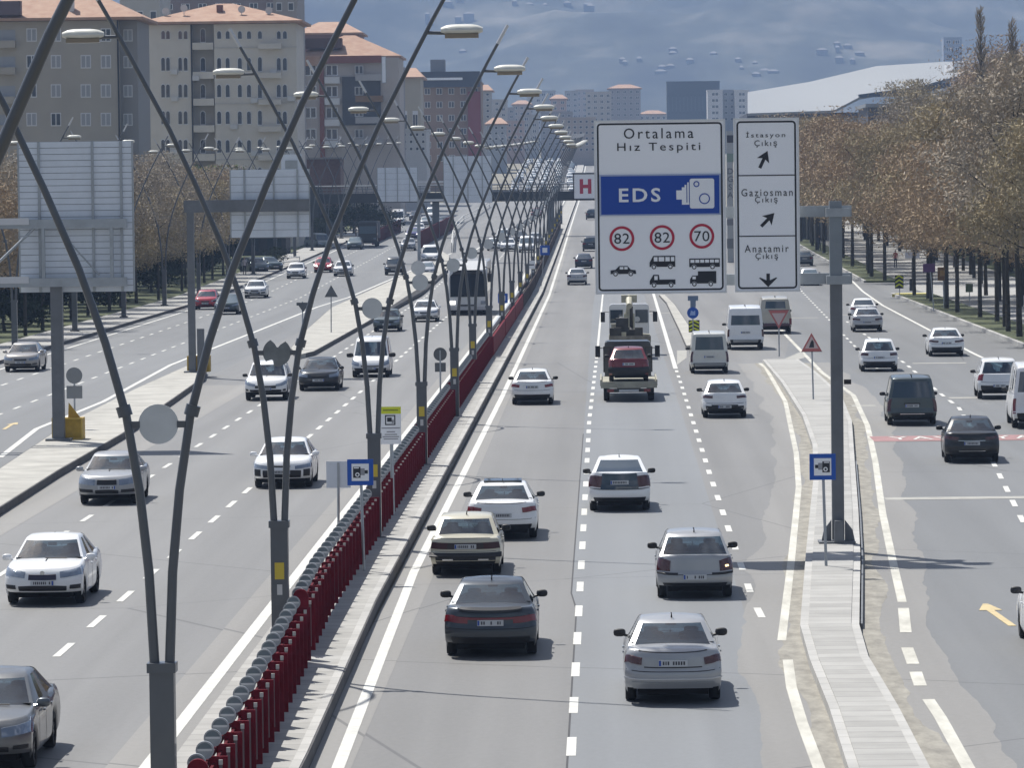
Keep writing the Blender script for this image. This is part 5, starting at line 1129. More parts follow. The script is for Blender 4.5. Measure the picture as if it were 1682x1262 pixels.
# ------------------------------------------------------------------ small signs
def pole_sign(label, name, px, py_sign, px_base, py_base, build, h0=.0, rad=.035, cat='road sign', group=None):
    b = G(px_base, py_base, h0); Y = b.y; c = P(px, py_sign, Y); s = F/Y
    t = thing(name, label, cat, (b.x, Y, b.z), group=group)
    MB().tube([(b.x, Y, b.z), (b.x+(c.x-b.x)*.9, Y, c.z+.15)], rad, 8).build('pole', GALV(), t, smooth=True)
    build(t, c.x, c.z, Y, s); return t
def cam_face(flip):
    def f(t, x, z, Y, s):
        w = 43/s/2; Yf = Y-.06
        MB().box(x-w, x+w, Yf, Yf+.02, z-w, z+w).build('blue_plate', M('sign_blue_bright', (.003, .08, .42), .45), t); k = w*.66; MB().box(x-k, x+k, Yf-.006, Yf, z-k, z+k).build('white_field', WSH, t)
        g = -1 if flip else 1
        def bx(a, b, c, d, nm, m, o=.012): xs = sorted((x+g*a*w, x+g*b*w)); MB().box(xs[0], xs[1], Yf-o, Yf-.006, z+c*w, z+d*w).build(nm, m, t)
        bx(-.55, .02, -.42, .42, 'camera_symbol', INK); bx(.02, .34, -.22, .30, 'camera_symbol', M('sign_grey', (.28, .29, .32), .5), .011); bx(.34, .58, -.10, .16, 'camera_symbol', INK, .0115)
        MB().disc((x-g*.22*w, z-.18*w), .17*w, Yf-.018, Yf-.012, 16).build('camera_symbol', WSH, t); MB().disc((x-g*.22*w, z-.18*w), .09*w, Yf-.022, Yf-.018, 12).build('camera_symbol', INK, t); bx(-.5, -.1, .30, .38, 'camera_symbol', WSH, .016)
    return f
pole_sign('small square blue camera sign on a pole by the red median fence', 'camera_sign', 592, 776, 598, 938, cam_face(False), .28)
pole_sign('small square blue camera sign in front of the gantry mast on the right island', 'camera_sign', 1351, 767, 1357, 930, cam_face(True), .22)
def info(t, x, z, Y, s):
    w, h = 34/s/2, 62/s/2; Yf = Y-.05; MB().box(x-w, x+w, Yf, Yf+.02, z-h, z+h).build('plate', WSH, t); MB().box(x-w, x+w, Yf-.008, Yf, z+h*.62, z+h).build('yellow_band', M('fluo_yellow', (.60, .66, .03), .5), t)
    MB().box(x-w*.75, x+w*.75, Yf-.012, Yf-.008, z+h*.79, z+h*.83).build('print_line', INK, t)
    MB().frame(x-w*.55, x+w*.45, z+.02*h, z+.55*h, .03, Yf-.008, Yf).build('symbol_frame', INK, t); MB().box(x-w*.34, x+w*.1, Yf-.008, Yf, z+.2*h, z+.42*h).build('camera_symbol', INK, t); MB().box(x+w*.1, x+w*.3, Yf-.008, Yf, z+.12*h, z+.3*h).build('camera_symbol', M('sign_grey', (.28, .29, .32), .5), t)
    for q, a in ((-.14, .9), (-.34, .4), (-.48, .6), (-.6, .8), (-.72, .7)): MB().box(x-w*a, x+w*a, Yf-.004, Yf, z+q*h-.012, z+q*h+.012).build('print_line', M('print_grey', (.2, .2, .22), .6), t)
pole_sign('white information plate with a yellow header and camera symbol behind the red fence', 'information_sign', 642, 699, 646, 846, info, .28, rad=.05)
pole_sign('grey back of a rectangular sign beside the blue camera sign', 'road_sign', 556, 780, 556, 872, lambda t, x, z, Y, s: (MB().box(x-20/s, x+20/s, Y-.02, Y+.0, z-22/s, z+22/s).build('plate', BACK, t), MB().box(x-.03, x+.03, Y-.05, Y-.02, z-20/s, z+20/s).build('rib', GALV(), t)), .28)
pole_sign('dark round sign and small plate seen from behind beside the fourth lamp mast', 'road_sign', 723, 582, 724, 690, lambda t, x, z, Y, s: (MB().disc((x, z), 11/s, Y-.02, Y, 24).build('round_plate', M('dark_back', (.10, .11, .12), .6), t), MB().box(x-9/s, x+9/s, Y-.02, Y, z-29/s, z-14/s).build('lower_plate', M('dark_back', (.10, .11, .12), .6), t)), .28)
DB = M('dark_back', (.10, .11, .12), .6); MG = M('mid_back', (.22, .235, .25), .6)
pole_sign('round and square signs from behind on the left traffic island', 'road_sign', 122, 617, 123, 705, lambda t, x, z, Y, s: (MB().disc((x, z), 13.5/s, Y-.04, Y-.02, 24).build('round_plate', MG, t), MB().box(x-13/s, x+13/s, Y-.04, Y-.02, z-38/s, z-17/s).build('square_plate', MG, t)), .25)
def tri_back(t, x, z, Y, s): MB().prism([(x-11/s, z-9/s), (x+11/s, z-9/s), (x, z+11/s)], Y-.04, Y-.02).build('triangle_plate', DB, t)
pole_sign('triangular sign from behind on the far left island', 'road_sign', 544, 479, 544, 546, tri_back, .25)
pole_sign('small sign plates from behind at the tip of the far left island', 'road_sign', 497, 500, 497, 575, lambda t, x, z, Y, s: (MB().box(x-10/s, x+12/s, Y-.04, Y-.02, z-2/s, z+3/s).build('plate', DB, t), MB().prism([(x-8/s, z), (x+10/s, z), (x+1/s, z-13/s)], Y-.06, Y-.045).build('yield_plate', DB, t)), .25)
pole_sign('round white plate at the far end of the left island', 'road_sign', 687, 440, 687, 468, lambda t, x, z, Y, s: (MB().disc((x, z), 12/s, Y-.04, Y-.02, 20).build('round_plate', DISCM, t),), .2)
def tri(up, cx=0):
    def f(t, x, z, Y, s):
        r = 17/s; k = 1 if up else -1
        def T3(q, o): return [(x-q, z-k*q*.85), (x+q, z-k*q*.85), (x, z+k*q*.95)]
        MB().prism(T3(r, 0), Y-.05, Y-.03).build('red_rim', M('faded_sign_red', (.42, .12, .12), .5), t); MB().prism(T3(r*.66, 0), Y-.055, Y-.05).build('field', M('faded_sign_pink', (.52, .42, .42), .5), t)
        MB().frame(x-r, x+r, z-k*r*.87-.012, z-k*r*.87+.012, .01, Y-.052, Y-.04).build('edge', INK, t)
        if up: MB().prism([(x-4.5/s, z-8/s), (x+4/s, z-8/s), (x+3.5/s, z+1/s), (x+1/s, z+5/s), (x-1.5/s, z+1/s)], Y-.06, Y-.055).build('symbol', INK, t)
    return f
pole_sign('red-rimmed warning triangle on the right island near the gantry mast', 'warning_sign', 1333, 563, 1336, 657, tri(True), .2)
pole_sign('red-rimmed give-way triangle in front of the beige minibus', 'yield_sign', 1279, 524, 1280, 586, tri(False), .15)
def bluearrow(t, x, z, Y, s):
    bl = M('sign_blue_bright', (.003, .08, .42), .45); MB().disc((x, z), 9.5/s, Y-.05, Y-.03, 24).build('round_plate', bl, t); MB().prism([(x-5/s, z-4/s), (x+4/s, z-4/s), (x+4/s, z+4/s), (x+1/s, z+2/s), (x-3/s, z+4/s)], Y-.055, Y-.05).build('arrow_symbol', M('pale_blue', (.3, .42, .7), .5), t)
    MB().box(x-8/s, x+9/s, Y-.05, Y-.03, z+20/s, z+28/s).build('upper_plate', M('blue_grey', (.14, .2, .3), .5), t); MB().box(x-4/s, x+5/s, Y-.04, Y-.02, z+9/s, z+21/s).build('stem', M('blue_grey', (.14, .2, .3), .5), t)
pole_sign('round blue arrow sign on a blue stem before the boxy minivan', 'direction_sign', 1138, 514, 1139, 576, bluearrow, .14)
def chev(t, x, z, Y, s, w=9, h=10):
    MB().box(x-w/s, x+w/s, Y-.05, Y-.03, z-h/s, z+h/s).build('black_plate', INK, t); ye = M('fluo_yellow', (.60, .66, .03), .5)
    for k in (-1, 0, 1): zc = z+k*6.2*h/10/s; MB().prism([(x-w*.9/s, zc-2.5/s), (x, zc+1.5/s), (x+w*.9/s, zc-2.5/s), (x+w*.9/s, zc+.6/s), (x, zc+4.4/s), (x-w*.9/s, zc+.6/s)], Y-.056-.002*k, Y-.05).build('chevron', ye, t)
pole_sign('yellow and black chevron board below the round blue arrow sign', 'chevron_board', 1140, 536, 1141, 570, chev, .14)
pole_sign('yellow and black chevron board on the little yellow-kerbed island', 'chevron_board', 1477, 463, 1478, 488, lambda t, x, z, Y, s: chev(t, x, z, Y, s, 7, 11), .15)
g1 = G(1497, 487); yk = M('yellow_kerb', (.56, .50, .16), .7, var=.15)
t = thing('refuge_island', 'small refuge island with a faded yellow kerb by the side road', 'traffic island', (g1.x, g1.y, 0)); MB().slab([(g1.x-1.6, g1.y-1.2), (g1.x+1.5, g1.y-1.2), (g1.x+1.5, g1.y+1.6), (g1.x-.8, g1.y+1.6)], 0, .24).build('kerb', yk, t)
def p_lamp(label, px, py, h, head=True):
    g = G(px, py); t = thing('park_lamp', label, 'park lamp', tuple(g), group='slim black lamps by the right pavement'); MB().tube([g, g+Vector((0, 0, h))], [.09, .05], 8).build('post', BLACKT, t); MB().cbox((g.x, g.y, g.z+.5), .5, .5, 1.0).build('planter', BLACKT, t); MB().box(g.x-.6, g.x+.6, g.y-.05, g.y+.05, g.z+h-.5, g.z+h-.0).build('name_plate', M('pale_plate', (.42, .42, .46), .5), t)
p_lamp('black post with a pale plate in a black planter on the right pavement', 1499, 478, 3.2)
pole_sign('small brown information board at the corner of the side road', 'information_sign', 1549, 450, 1551, 508, lambda t, x, z, Y, s: (MB().box(x-9/s, x+9/s, Y-.05, Y-.03, z-11/s, z+11/s).build('board', M('brown_board', (.20, .11, .04), .6), t), MB().box(x-5/s, x+5/s, Y-.055, Y-.05, z-3/s, z+6/s).build('panel', M('ochre', (.38, .24, .10), .6), t)), .1, rad=.05)
pole_sign('violet sign on a pale pole at the start of the tree verge', 'road_sign', 1527, 440, 1534, 512, lambda t, x, z, Y, s: (MB().box(x-11/s, x+9/s, Y-.05, Y-.03, z-7/s, z+7/s).build('board', M('violet_board', (.10, .04, .14), .6), t),), .1)
pole_sign('small green plate on a thin pole among the right-hand trees', 'information_sign', 1592, 473, 1593, 505, lambda t, x, z, Y, s: (MB().box(x-6/s, x+6/s, Y-.05, Y-.03, z-7/s, z+7/s).build('board', M('green_board', (.10, .13, .08), .6), t),), .1)
for px, py, lb in ((889, 490, 'tiny blue camera sign by the lamp masts, midway up the median'), (826, 490, 'blue parking-style sign behind the coach beside the median')):
    pole_sign(lb, 'camera_sign', px if px < 850 else 895, 490 if px < 850 else 411, px, 545 if px < 850 else 470, lambda t, x, z, Y, s: (MB().box(x-8/s if s < 30 else x-8/s, x+8/s, Y-.05, Y-.03, z-8/s, z+8/s).build('blue_plate', M('sign_blue_bright', (.003, .08, .42), .45), t), MB().box(x-4/s, x+4/s, Y-.056, Y-.05, z-4/s, z+4/s).build('white_field', WSH, t)), .28)
pole_sign('small white plate on a short post on the far median', 'sign_plate', 873, 435, 873, 480, lambda t, x, z, Y, s: (MB().box(x-6/s, x+6/s, Y-.05, Y-.03, z-7/s, z+7/s).build('plate', WSH, t), MB().box(x-4/s, x+4/s, Y-.056, Y-.05, z-1/s, z+1/s).build('print_line', INK, t)), .28)
# white curb fence left of the parked cars, curved guard rail under the bridge
def rail_fence(name, label, cat, pts, h, mat, h0=0, rails=2, group=None):
    q = [G(*p, h0) for p in pts]; t = thing(name, label, cat, tuple(q[0]), group=group)
    for k in range(rails): MB().tube([v+Vector((0, 0, h*(k+1)/rails)) for v in q], .07, 6).build('rail', mat, t)
    for v in q: MB().tube([v, v+Vector((0, 0, h))], .06, 6).build('post', mat, t)
rail_fence('guard_rail', 'curved pale guard rail rising under the footbridge', 'guard rail', [(742, 415), (744, 395), (750, 378), (762, 366), (785, 354), (804, 340)], 1.1, M('rail_white', (.6, .6, .58), .5), 0)
rail_fence('kerb_rail', 'low white barrier in front of the parked grey-green estate', 'barrier', [(416, 442), (440, 440), (466, 437), (492, 434)], .8, M('rail_white', (.6, .6, .58), .5), 0)
# ------------------------------------------------------------------ trees
BARK = M('bark', (.10, .085, .065), .9, var=.35, scale=3); BARKD = M('dark_bark', (.045, .04, .032), .9, var=.3, scale=3)
def leafm(name, c1, c2, sc=.35):
    m = M(name, c1, .9, col2=c2, scale=sc, detail=6); n = m.node_tree; b = n.nodes['Principled BSDF']; b.inputs['Specular IOR Level'].default_value = .15
    return m
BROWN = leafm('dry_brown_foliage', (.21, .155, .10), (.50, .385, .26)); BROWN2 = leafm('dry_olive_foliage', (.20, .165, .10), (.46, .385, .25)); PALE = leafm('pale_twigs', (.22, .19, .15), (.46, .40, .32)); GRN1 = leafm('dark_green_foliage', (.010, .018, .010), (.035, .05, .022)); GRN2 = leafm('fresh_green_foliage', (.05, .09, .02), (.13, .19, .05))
def tree_proto(name, seed, h, z0, rad, leaf, nleaf=5200, trunk=.24, size=.30, bark=None, top=1.0, conif=False):
    """trunk, limbs and a crown of small leaf clumps around the limb ends"""
    rnd = random.Random(seed); th = thing(name, '', 'tree'); tb = MB()
    lean = Vector((rnd.uniform(-.4, .4), rnd.uniform(-.4, .4), 0))
    sp = [Vector((0, 0, 0)), Vector((lean.x*.1, lean.y*.1, z0*.5)), Vector((lean.x*.4, lean.y*.4, z0)), Vector((lean.x*.8, lean.y*.8, z0+(h-z0)*.4)), Vector((lean.x, lean.y, z0+(h-z0)*.85))]
    tb.tube(sp, [trunk, trunk*.85, trunk*.75, trunk*.45, trunk*.12], 8); tr = tb.build('trunk', bark or BARK, th, smooth=True)
    tips = []; lb = MB(); nl = 11
    for k in range(nl):
        f = k/nl; st = sp[2].lerp(sp[4], f*.8); a = k*2.4+rnd.uniform(-.4, .4); r = rad*(rnd.uniform(.75, 1.05))*(1-.55*f if not conif else 1-.85*f)
        rise = rnd.uniform(.25, .6)*(h-z0)*(.5 if not conif else .12); e = st+Vector((math.cos(a)*r, math.sin(a)*r, rise)); m = st.lerp(e, .5)+Vector((0, 0, -.2))
        lb.tube([st, m, e], [trunk*.36, trunk*.22, trunk*.07], 5); tips += [e, m.lerp(e, .4), m+Vector((rnd.uniform(-1, 1), rnd.uniform(-1, 1), .8))]
        for j in range(3):
            b = a+rnd.uniform(-.9, .9); q = m.lerp(e, rnd.random()); e2 = q+Vector((math.cos(b)*r*.45, math.sin(b)*r*.45, rnd.uniform(.3, 1.6))); lb.tube([q, e2], [trunk*.12, trunk*.04], 4); tips.append(e2)
    lb.build('limbs', bark or BARK, th, smooth=True); tips += [sp[4]+Vector((rnd.uniform(-.5, .5), rnd.uniform(-.5, .5), rnd.uniform(-1, .5))) for _ in range(4)]
    lm = MB()
    sig = [rnd.uniform(.55, 1.05)*rad/3.9 for _ in tips]
    for i in range(nleaf):
        k = rnd.randrange(len(tips)); c = tips[k]; g = sig[k]
        q_ = [max(-1.9, min(1.9, rnd.gauss(0, 1)))*g for _ in range(3)]; p = c+Vector((q_[0], q_[1], q_[2]*.75))
        if p.z < z0*.75 or p.z > h*top: continue
        s = size*rnd.uniform(.5, 1.25); w = s*rnd.uniform(.12, .36)*(2 if leaf in (GRN1, GRN2) else 1); d = Vector((rnd.uniform(-1, 1), rnd.uniform(-1, 1), rnd.uniform(-.2, 1.3))).normalized(); e = d.cross(Vector((rnd.uniform(-1, 1), rnd.uniform(-1, 1), rnd.uniform(-1, 1)))).normalized()
        lm.quad(tuple(p-d*s/2), tuple(p+e*w/2), tuple(p+d*s/2), tuple(p-e*w/2))
    lm.build('crown', leaf, th, recalc=False); return th
protos = {'b': [tree_proto('plane_tree', 11+i, 13.5+i*.9, 4.6, 4.4, (BROWN, BROWN2, BROWN, PALE)[i], nleaf=17000, size=.38, bark=BARKD, trunk=.19) for i in range(4)]}
used = set()
def put(pr, x, y, s, rot, label, group, sz=None):
    key = pr.name
    if key in used: o = copy_tree(pr, ch=CH)
    else: o = pr; used.add(key)
    o.location = (x, y, T(y)); o.scale = (s, s, sz or s); o.rotation_euler = (0, 0, rot); o['label'] = label; o['group'] = group; return o
CH = {}
def refresh():
    CH.clear()
    for c in bpy.data.objects:
        if c.parent: CH.setdefault(c.parent.name, []).append(c)
refresh()
rnd = random.Random(5)
n = 0
rowsR = [(24.6, 254, 366, 9.6, 'front row of the right-hand verge'), (24.5, 404, 640, 10.5, 'front row beyond the side road on the right'), (30.5, 330, 372, 11, 'second row at the right'), (33.5, 410, 600, 12, 'second row beyond the side road'), (38.5, 415, 560, 12, 'third row at the right'), (44, 476, 640, 13, 'back row at the right'), (52, 560, 700, 14, 'last row at the right, below the big white roof')]
for X, ya, yb, st, nm in rowsR:
    y = ya; k = 0
    while y < yb:
        if X < .0924*y+4:
            pr = protos['b'][rnd.choice((0, 1, 0, 2, 1, 3))]; s = rnd.uniform(.82, 1.04); 
            if 400 < y and X < 27: s *= 1.02
            put(pr, X+rnd.uniform(-.7, .7), y+rnd.uniform(-1.4, 1.4), s, rnd.uniform(0, 6.28), '%s brown tree in the %s' % (ORD[k], nm), 'dry brown trees on the right'); k += 1
        y += st
# bigger tree masses towards the right edge
for i, (px, Y, s) in enumerate([(1640, 345, .98), (1682, 362, 1.14), (1700, 330, 1.05), (1610, 395, 1.0), (1570, 430, .98), (1660, 430, 1.2), (1530, 470, 1.02), (1620, 480, 1.2), (1690, 480, 1.38), (1480, 520, .95), (1590, 540, 1.3), (1670, 560, 1.55), (1440, 600, .96), (1540, 620, 1.3), (1400, 640, .98), (1730, 420, 1.2), (1350, 700, 1.05), (1330, 610, .98), (1370, 660, 1.0), (1500, 690, 1.45), (1640, 690, 1.8), (1420, 560, .93), (1385, 600, .98)]):
    put(protos['b'][i % 3], P(px, 300, Y).x, Y, s, i*1.3, 'tall brown park tree behind the right-hand rows, number %d from the front' % (i+1), 'park trees behind the right-hand rows')
# left rows
for j, (X, ya, yb, st, nm) in enumerate([(-37.2, 268, 460, 11, 'front row behind the left pavement'), (-42, 290, 480, 11.5, 'second row behind the left pavement'), (-48, 345, 470, 13, 'back row behind the left pavement')]):
    y = ya; k = 0
    while y < yb:
        if X > -.132*y-6:
            s = rnd.uniform(.62, .76); put(protos['b'][rnd.choice((3, 1, 2, 3))], X+rnd.uniform(-.6, .6), y, s, rnd.uniform(0, 6.28), '%s brown tree in the %s' % (ORD[k], nm), 'dry brown trees on the left'); k += 1
        y += st
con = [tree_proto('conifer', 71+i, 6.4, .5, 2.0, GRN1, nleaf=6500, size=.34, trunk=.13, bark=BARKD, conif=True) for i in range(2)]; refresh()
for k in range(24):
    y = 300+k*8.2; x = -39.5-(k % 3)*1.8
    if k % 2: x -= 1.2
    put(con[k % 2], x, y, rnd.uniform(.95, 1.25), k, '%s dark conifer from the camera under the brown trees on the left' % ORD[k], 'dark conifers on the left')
gr = [tree_proto('green_tree', 91, 5.5, 1.2, 2.4, GRN2, nleaf=3000, size=.26, trunk=.1), tree_proto('shrub', 92, 4.0, .5, 2.3, GRN1, nleaf=2600, size=.26, trunk=.08)]; refresh()
q = P(358, 330, 500); put(gr[0], q.x, 500, 1.9, 0, 'fresh green tree in front of the cream corner building', 'green trees')
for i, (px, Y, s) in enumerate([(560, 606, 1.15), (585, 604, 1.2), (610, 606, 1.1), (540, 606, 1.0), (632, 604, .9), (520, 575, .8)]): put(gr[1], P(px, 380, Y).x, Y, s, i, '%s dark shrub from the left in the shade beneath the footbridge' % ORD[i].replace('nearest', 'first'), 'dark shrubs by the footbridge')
q = P(455, 420, 470); put(gr[1], q.x, 470, .55, 2, 'small round shrub behind the parked grey-green estate', 'dark shrubs by the footbridge')
for i, (px, pt, Y, s) in enumerate([(1610, 10, 470, 1.0), (1662, 30, 440, .9)]):
    top = P(px, pt, Y).z-T(Y); rr_ = random.Random(i+3); th = thing('poplar', 'tall bare poplar rising above the brown trees, %s of two' % ('left' if i == 0 else 'right'), 'tree', (P(px, pt, Y).x, Y, T(Y)), 'bare poplars')
    tb = MB(); x0, z0_ = th.location.x, th.location.z; tb.tube([(x0, Y, z0_), (x0+.1, Y, z0_+top*.5), (x0, Y, z0_+top)], [.28, .16, .02], 7); tb.build('trunk', BARK, th)
    lb = MB(); tw = MB()
    for k in range(170):
        z = rr_.uniform(.3, .97)*top; a = rr_.uniform(0, 6.28); L = (1.5*(1-z/top)+.45); e = Vector((x0+math.cos(a)*L*.75, Y+math.sin(a)*L*.75, z0_+z+L*1.3)); lb.tube([(x0, Y, z0_+z), e], [.045, .015], 4)
        for j in range(7):
            f = rr_.uniform(.3, 1); p = Vector((x0, Y, z0_+z)).lerp(e, f); d = Vector((rr_.uniform(-.3, .3), rr_.uniform(-.3, .3), rr_.uniform(.2, .6))); tw.quad(tuple(p), tuple(p+Vector((.05, 0, 0))), tuple(p+d+Vector((.05, 0, 0))), tuple(p+d))
    lb.build('branches', BARK, th); tw.build('twigs', PALE, th, recalc=False)

# ------------------------------------------------------------------ buildings
PANE = M('window_pane', (.035, .045, .06), .12, spec=.8); PANEL = M('curtained_pane', (.30, .31, .33), .5); WF_ = M('window_frame', (.62, .62, .62), .6); ROOFT = M('orange_roof_tiles', (.33, .19, .13), .85, var=.16, scale=.8, col2=(.42, .28, .20)); BALC = M('balcony_shade', (.08, .075, .075), .8)
def block(label, name, Y, xl, xr, ztop, depth, mat, group='apartment blocks on the left', base=0):
    th = thing(name, label, 'building', ((xl+xr)/2, Y, T(Y)), group); MB().box(xl, xr, Y, Y+depth, T(Y)-3, ztop).build('wall', mat, th); return th
def win(th, x, z, w, h, Y, pane=None, arch=False, frame=None, side=None):
    """one window: frame proud of the wall with its pane"""
    if side is not None:   # on a side wall at x=side, window centre y=x
        f = MB().box(side-.0, side+.06, x-w/2, x+w/2, z-h/2, z+h/2).build('window', frame or WF_, th); MB().box(side+.061, side+.075, x-w/2+.12, x+w/2-.12, z-h/2+.12, z+h/2-.12).build('pane', pane or PANE, f); return
    if arch: pts = [(x-w/2, z-h/2), (x+w/2, z-h/2)]+[(x+math.cos(t)*w/2, z+h/2-w/2+math.sin(t)*w/2) for t in [PI*k/6 for k in range(7)]]
    else: pts = [(x-w/2, z-h/2), (x+w/2, z-h/2), (x+w/2, z+h/2), (x-w/2, z+h/2)]
    f = MB().prism(pts, Y-.06, Y).build('window', frame or WF_, th); k = .78
    m = MB()
    if arch or w < 1.0: m.prism([(x+(a-x)*k, z+(b-z)*(k if not arch else .88)) for a, b in pts], Y-.075, Y-.061)
    else: m.box(x-w*.41, x-w*.05, Y-.075, Y-.061, z-h*.42, z+h*.42); m.box(x+w*.05, x+w*.41, Y-.075, Y-.061, z-h*.42, z+h*.42)
    m.build('pane', pane or PANE, f)
def hip(th, xl, xr, y0, y1, ze, zr, mat=ROOFT, over=.9, ridge=.35, name='roof'):
    xl -= over; xr += over; y0 -= over; y1 += over; ym = (y0+y1)/2; r = (xr-xl)*ridge/2; xm = (xl+xr)/2
    m = MB(); m.v = [(xl, y0, ze), (xr, y0, ze), (xr, y1, ze), (xl, y1, ze), (xm-r, ym, zr), (xm+r, ym, zr), (xl, y0, ze-.3), (xr, y0, ze-.3), (xr, y1, ze-.3), (xl, y1, ze-.3)]
    m.f = [(0, 1, 5, 4), (1, 2, 5), (2, 3, 4, 5), (3, 0, 4), (6, 7, 1, 0), (7, 8, 2, 1), (8, 9, 3, 2), (9, 6, 0, 3), (9, 8, 7, 6)]; return m.build(name, mat, th)
# 1: grey block, upper left
Y = 505; s = F/Y; px = lambda x, y=150, Y=505: P(x, y, Y)
GW = M('grey_render', (.37, .34, .29), .85, var=.08, scale=.25); CW = M('cream_render', (.58, .545, .48), .85, var=.08, scale=.25)
xl, xr, zt = P(-60, 0, Y).x, P(193, 0, Y).x, P(100, 34, Y).z
th = block('grey apartment block with an orange hipped roof at the upper left', 'apartment_block', Y, xl, xr, zt, 16, GW)
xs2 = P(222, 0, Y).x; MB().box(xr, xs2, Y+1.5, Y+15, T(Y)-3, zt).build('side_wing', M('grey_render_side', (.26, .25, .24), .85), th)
hip(th, xl, xs2, Y, Y+16, zt+.35, P(110, -22, Y).z); MB().box(xr-.12, xr+.06, Y-.12, Y, T(Y), zt).build('drain_pipe', BLACKT, th)
MB().box(P(112, 0, Y).x, P(119, 0, Y).x, Y+1, Y+2, zt, P(115, -12, Y).z).build('chimney', M('chimney_white', (.6, .6, .58), .7), th)
MB().box(xl, P(36, 0, Y).x, Y-1.2, Y, P(0, 25, Y).z, P(0, 2, Y).z).build('dormer', M('dormer_maroon', (.12, .09, .10), .7), th)
for py in (57, 101, 149, 196):
    for pxx in (52, 92, 141, 174):
        q = P(pxx, py, Y); win(th, q.x, q.z, 17/s, 22/s, Y, pane=PANEL if (pxx+py) % 3 else PANE)
    q = P(12, py+8, Y); MB().box(q.x-1.0, q.x+.95, Y-.9, Y, q.z-.9, q.z-.1).build('balcony', GW, th); MB().box(q.x-.95, q.x+.9, Y-.02, Y-.0, q.z-.1, q.z+1.1).build('balcony_glazing', PANEL, th)
    q = P(208, py, Y); win(th, q.x, q.z, 15/s, 20/s, Y+1.5, pane=PANEL)
# 2: cream corner building
Y = 560; s = F/Y; zt = P(310, 40, Y).z; xa, xb, xc, xd = P(240, 100, Y).x, P(315, 100, Y).x, P(352, 100, Y).x, P(487, 100, Y).x
th = block('cream six-storey corner building with arched windows and an orange roof', 'apartment_block', Y, xa, xb, zt, 14, CW)
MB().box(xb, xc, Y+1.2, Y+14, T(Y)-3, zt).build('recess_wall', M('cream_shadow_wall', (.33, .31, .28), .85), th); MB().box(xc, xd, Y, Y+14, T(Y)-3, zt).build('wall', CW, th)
hip(th, xa, xd, Y, Y+14, zt+.35, P(350, 2, Y).z, ridge=.1); MB().box(P(352, 0, Y).x, P(362, 0, Y).x, Y+3, Y+4, zt+1, P(357, 6, Y).z).build('dormer', M('dormer_brown', (.2, .10, .08), .8), th)
MB().box(xb-.1, xb+.08, Y-.12, Y, T(Y), zt).build('drain_pipe', BLACKT, th)
for r, py in enumerate((57, 105, 149, 193, 240, 287)):
    for pxx in (268, 276, 296, 305):
        q = P(pxx, py, Y); win(th, q.x, q.z, 7.5/s, (15 if r == 0 else 24)/s, Y, arch=True)
    q = P(333, py+18, Y); MB().box(xb+.1, xc-.1, Y-.1, Y+1.2, q.z-.45, q.z+.40).build('balcony', CW, th); q = P(332, py, Y); win(th, q.x, q.z, 9/s, 24/s, Y+1.2, arch=True)
    for pxx in (360, 374, 394, 409, 427, 458, 468):
        q = P(pxx, py, Y); win(th, q.x, q.z, 8/s, (14 if r == 0 else 23 if pxx not in (427,) else 26)/s, Y, arch=True, frame=WF_)
    q = P(444, py+19, Y); MB().box(q.x-1.4, q.x+1.4, Y-1.0, Y, q.z-.3, q.z+.35).build('balcony', CW, th)
for py in (78, 170, 262): z = P(360, py, Y).z; MB().box(xc, xd+.1, Y-.08, Y, z-.08, z+.08).build('cornice', M('cornice', (.48, .46, .42), .8), th)
acm = M('air_conditioner_white', (.55, .55, .54), .6)
for i, (bx_, by_) in enumerate(((286, 118), (287, 162), (322, 128), (384, 120), (384, 208), (418, 165), (449, 118), (478, 162), (286, 250), (478, 250), (418, 252))):
    q = P(bx_, by_, Y); MB().box(q.x-.42, q.x+.42, Y-.38, Y-.02, q.z-.3, q.z+.3).build('air_conditioner', acm, th)
for i, (bx_, by_) in enumerate(((270, 33), (300, 28), (395, 30), (440, 32))):
    q = P(bx_, by_, Y); MB().tube([(q.x, Y+2, q.z-2), (q.x, Y+2, q.z+1.2)], .05, 5).disc((q.x, q.z+1.2), .45, Y+1.9, Y+2.0, 12).build('satellite_dish', acm, th)
# tall block behind 1 and 2
def slab_tower(label, pxa, pxb, pyt, Y, mat, rows, cols, pyb=260, wmat=None, group=None, name='apartment_block', roof=None, wfr=None, pitch=None):
    s = F/Y; a, b = P(pxa, pyt, Y), P(pxb, pyt, Y); th = block(label, name, Y, a.x, b.x, a.z, 16, mat, group=group); W = b.x-a.x; zb = P(pxa, pyb, Y).z; H = a.z-zb
    for r in range(rows):
        z = a.z-(r+.55)*H/rows
        for c in range(cols): win(th, a.x+(c+.5)*W/cols, z, W/cols*.5, H/rows*.48, Y, pane=wmat, frame=wfr)
    if roof: hip(th, a.x, b.x, Y, Y+16, a.z+.3, a.z+roof, over=.7)
    MB().box(a.x-.15, b.x+.15, Y-.15, Y+16.1, a.z-.02, a.z+.4).build('parapet', mat, th); return th
slab_tower('tall pale tower between the grey block and the cream building', 196, 262, -30, 640, M('pale_render', (.44, .43, .40), .85, var=.05, scale=.3), 8, 3, group='apartment blocks on the left')
slab_tower('maroon and grey top floors rising behind the cream building', 262, 486, -40, 700, M('mauve_render', (.22, .18, .18), .85, var=.2, scale=.1), 5, 8, pyb=60, group='apartment blocks on the left')
slab_tower('narrow tower at the right corner of the cream building', 448, 487, -35, 620, M('tower_render', (.30, .28, .27), .85, var=.06, scale=.3), 10, 2, group='apartment blocks on the left')
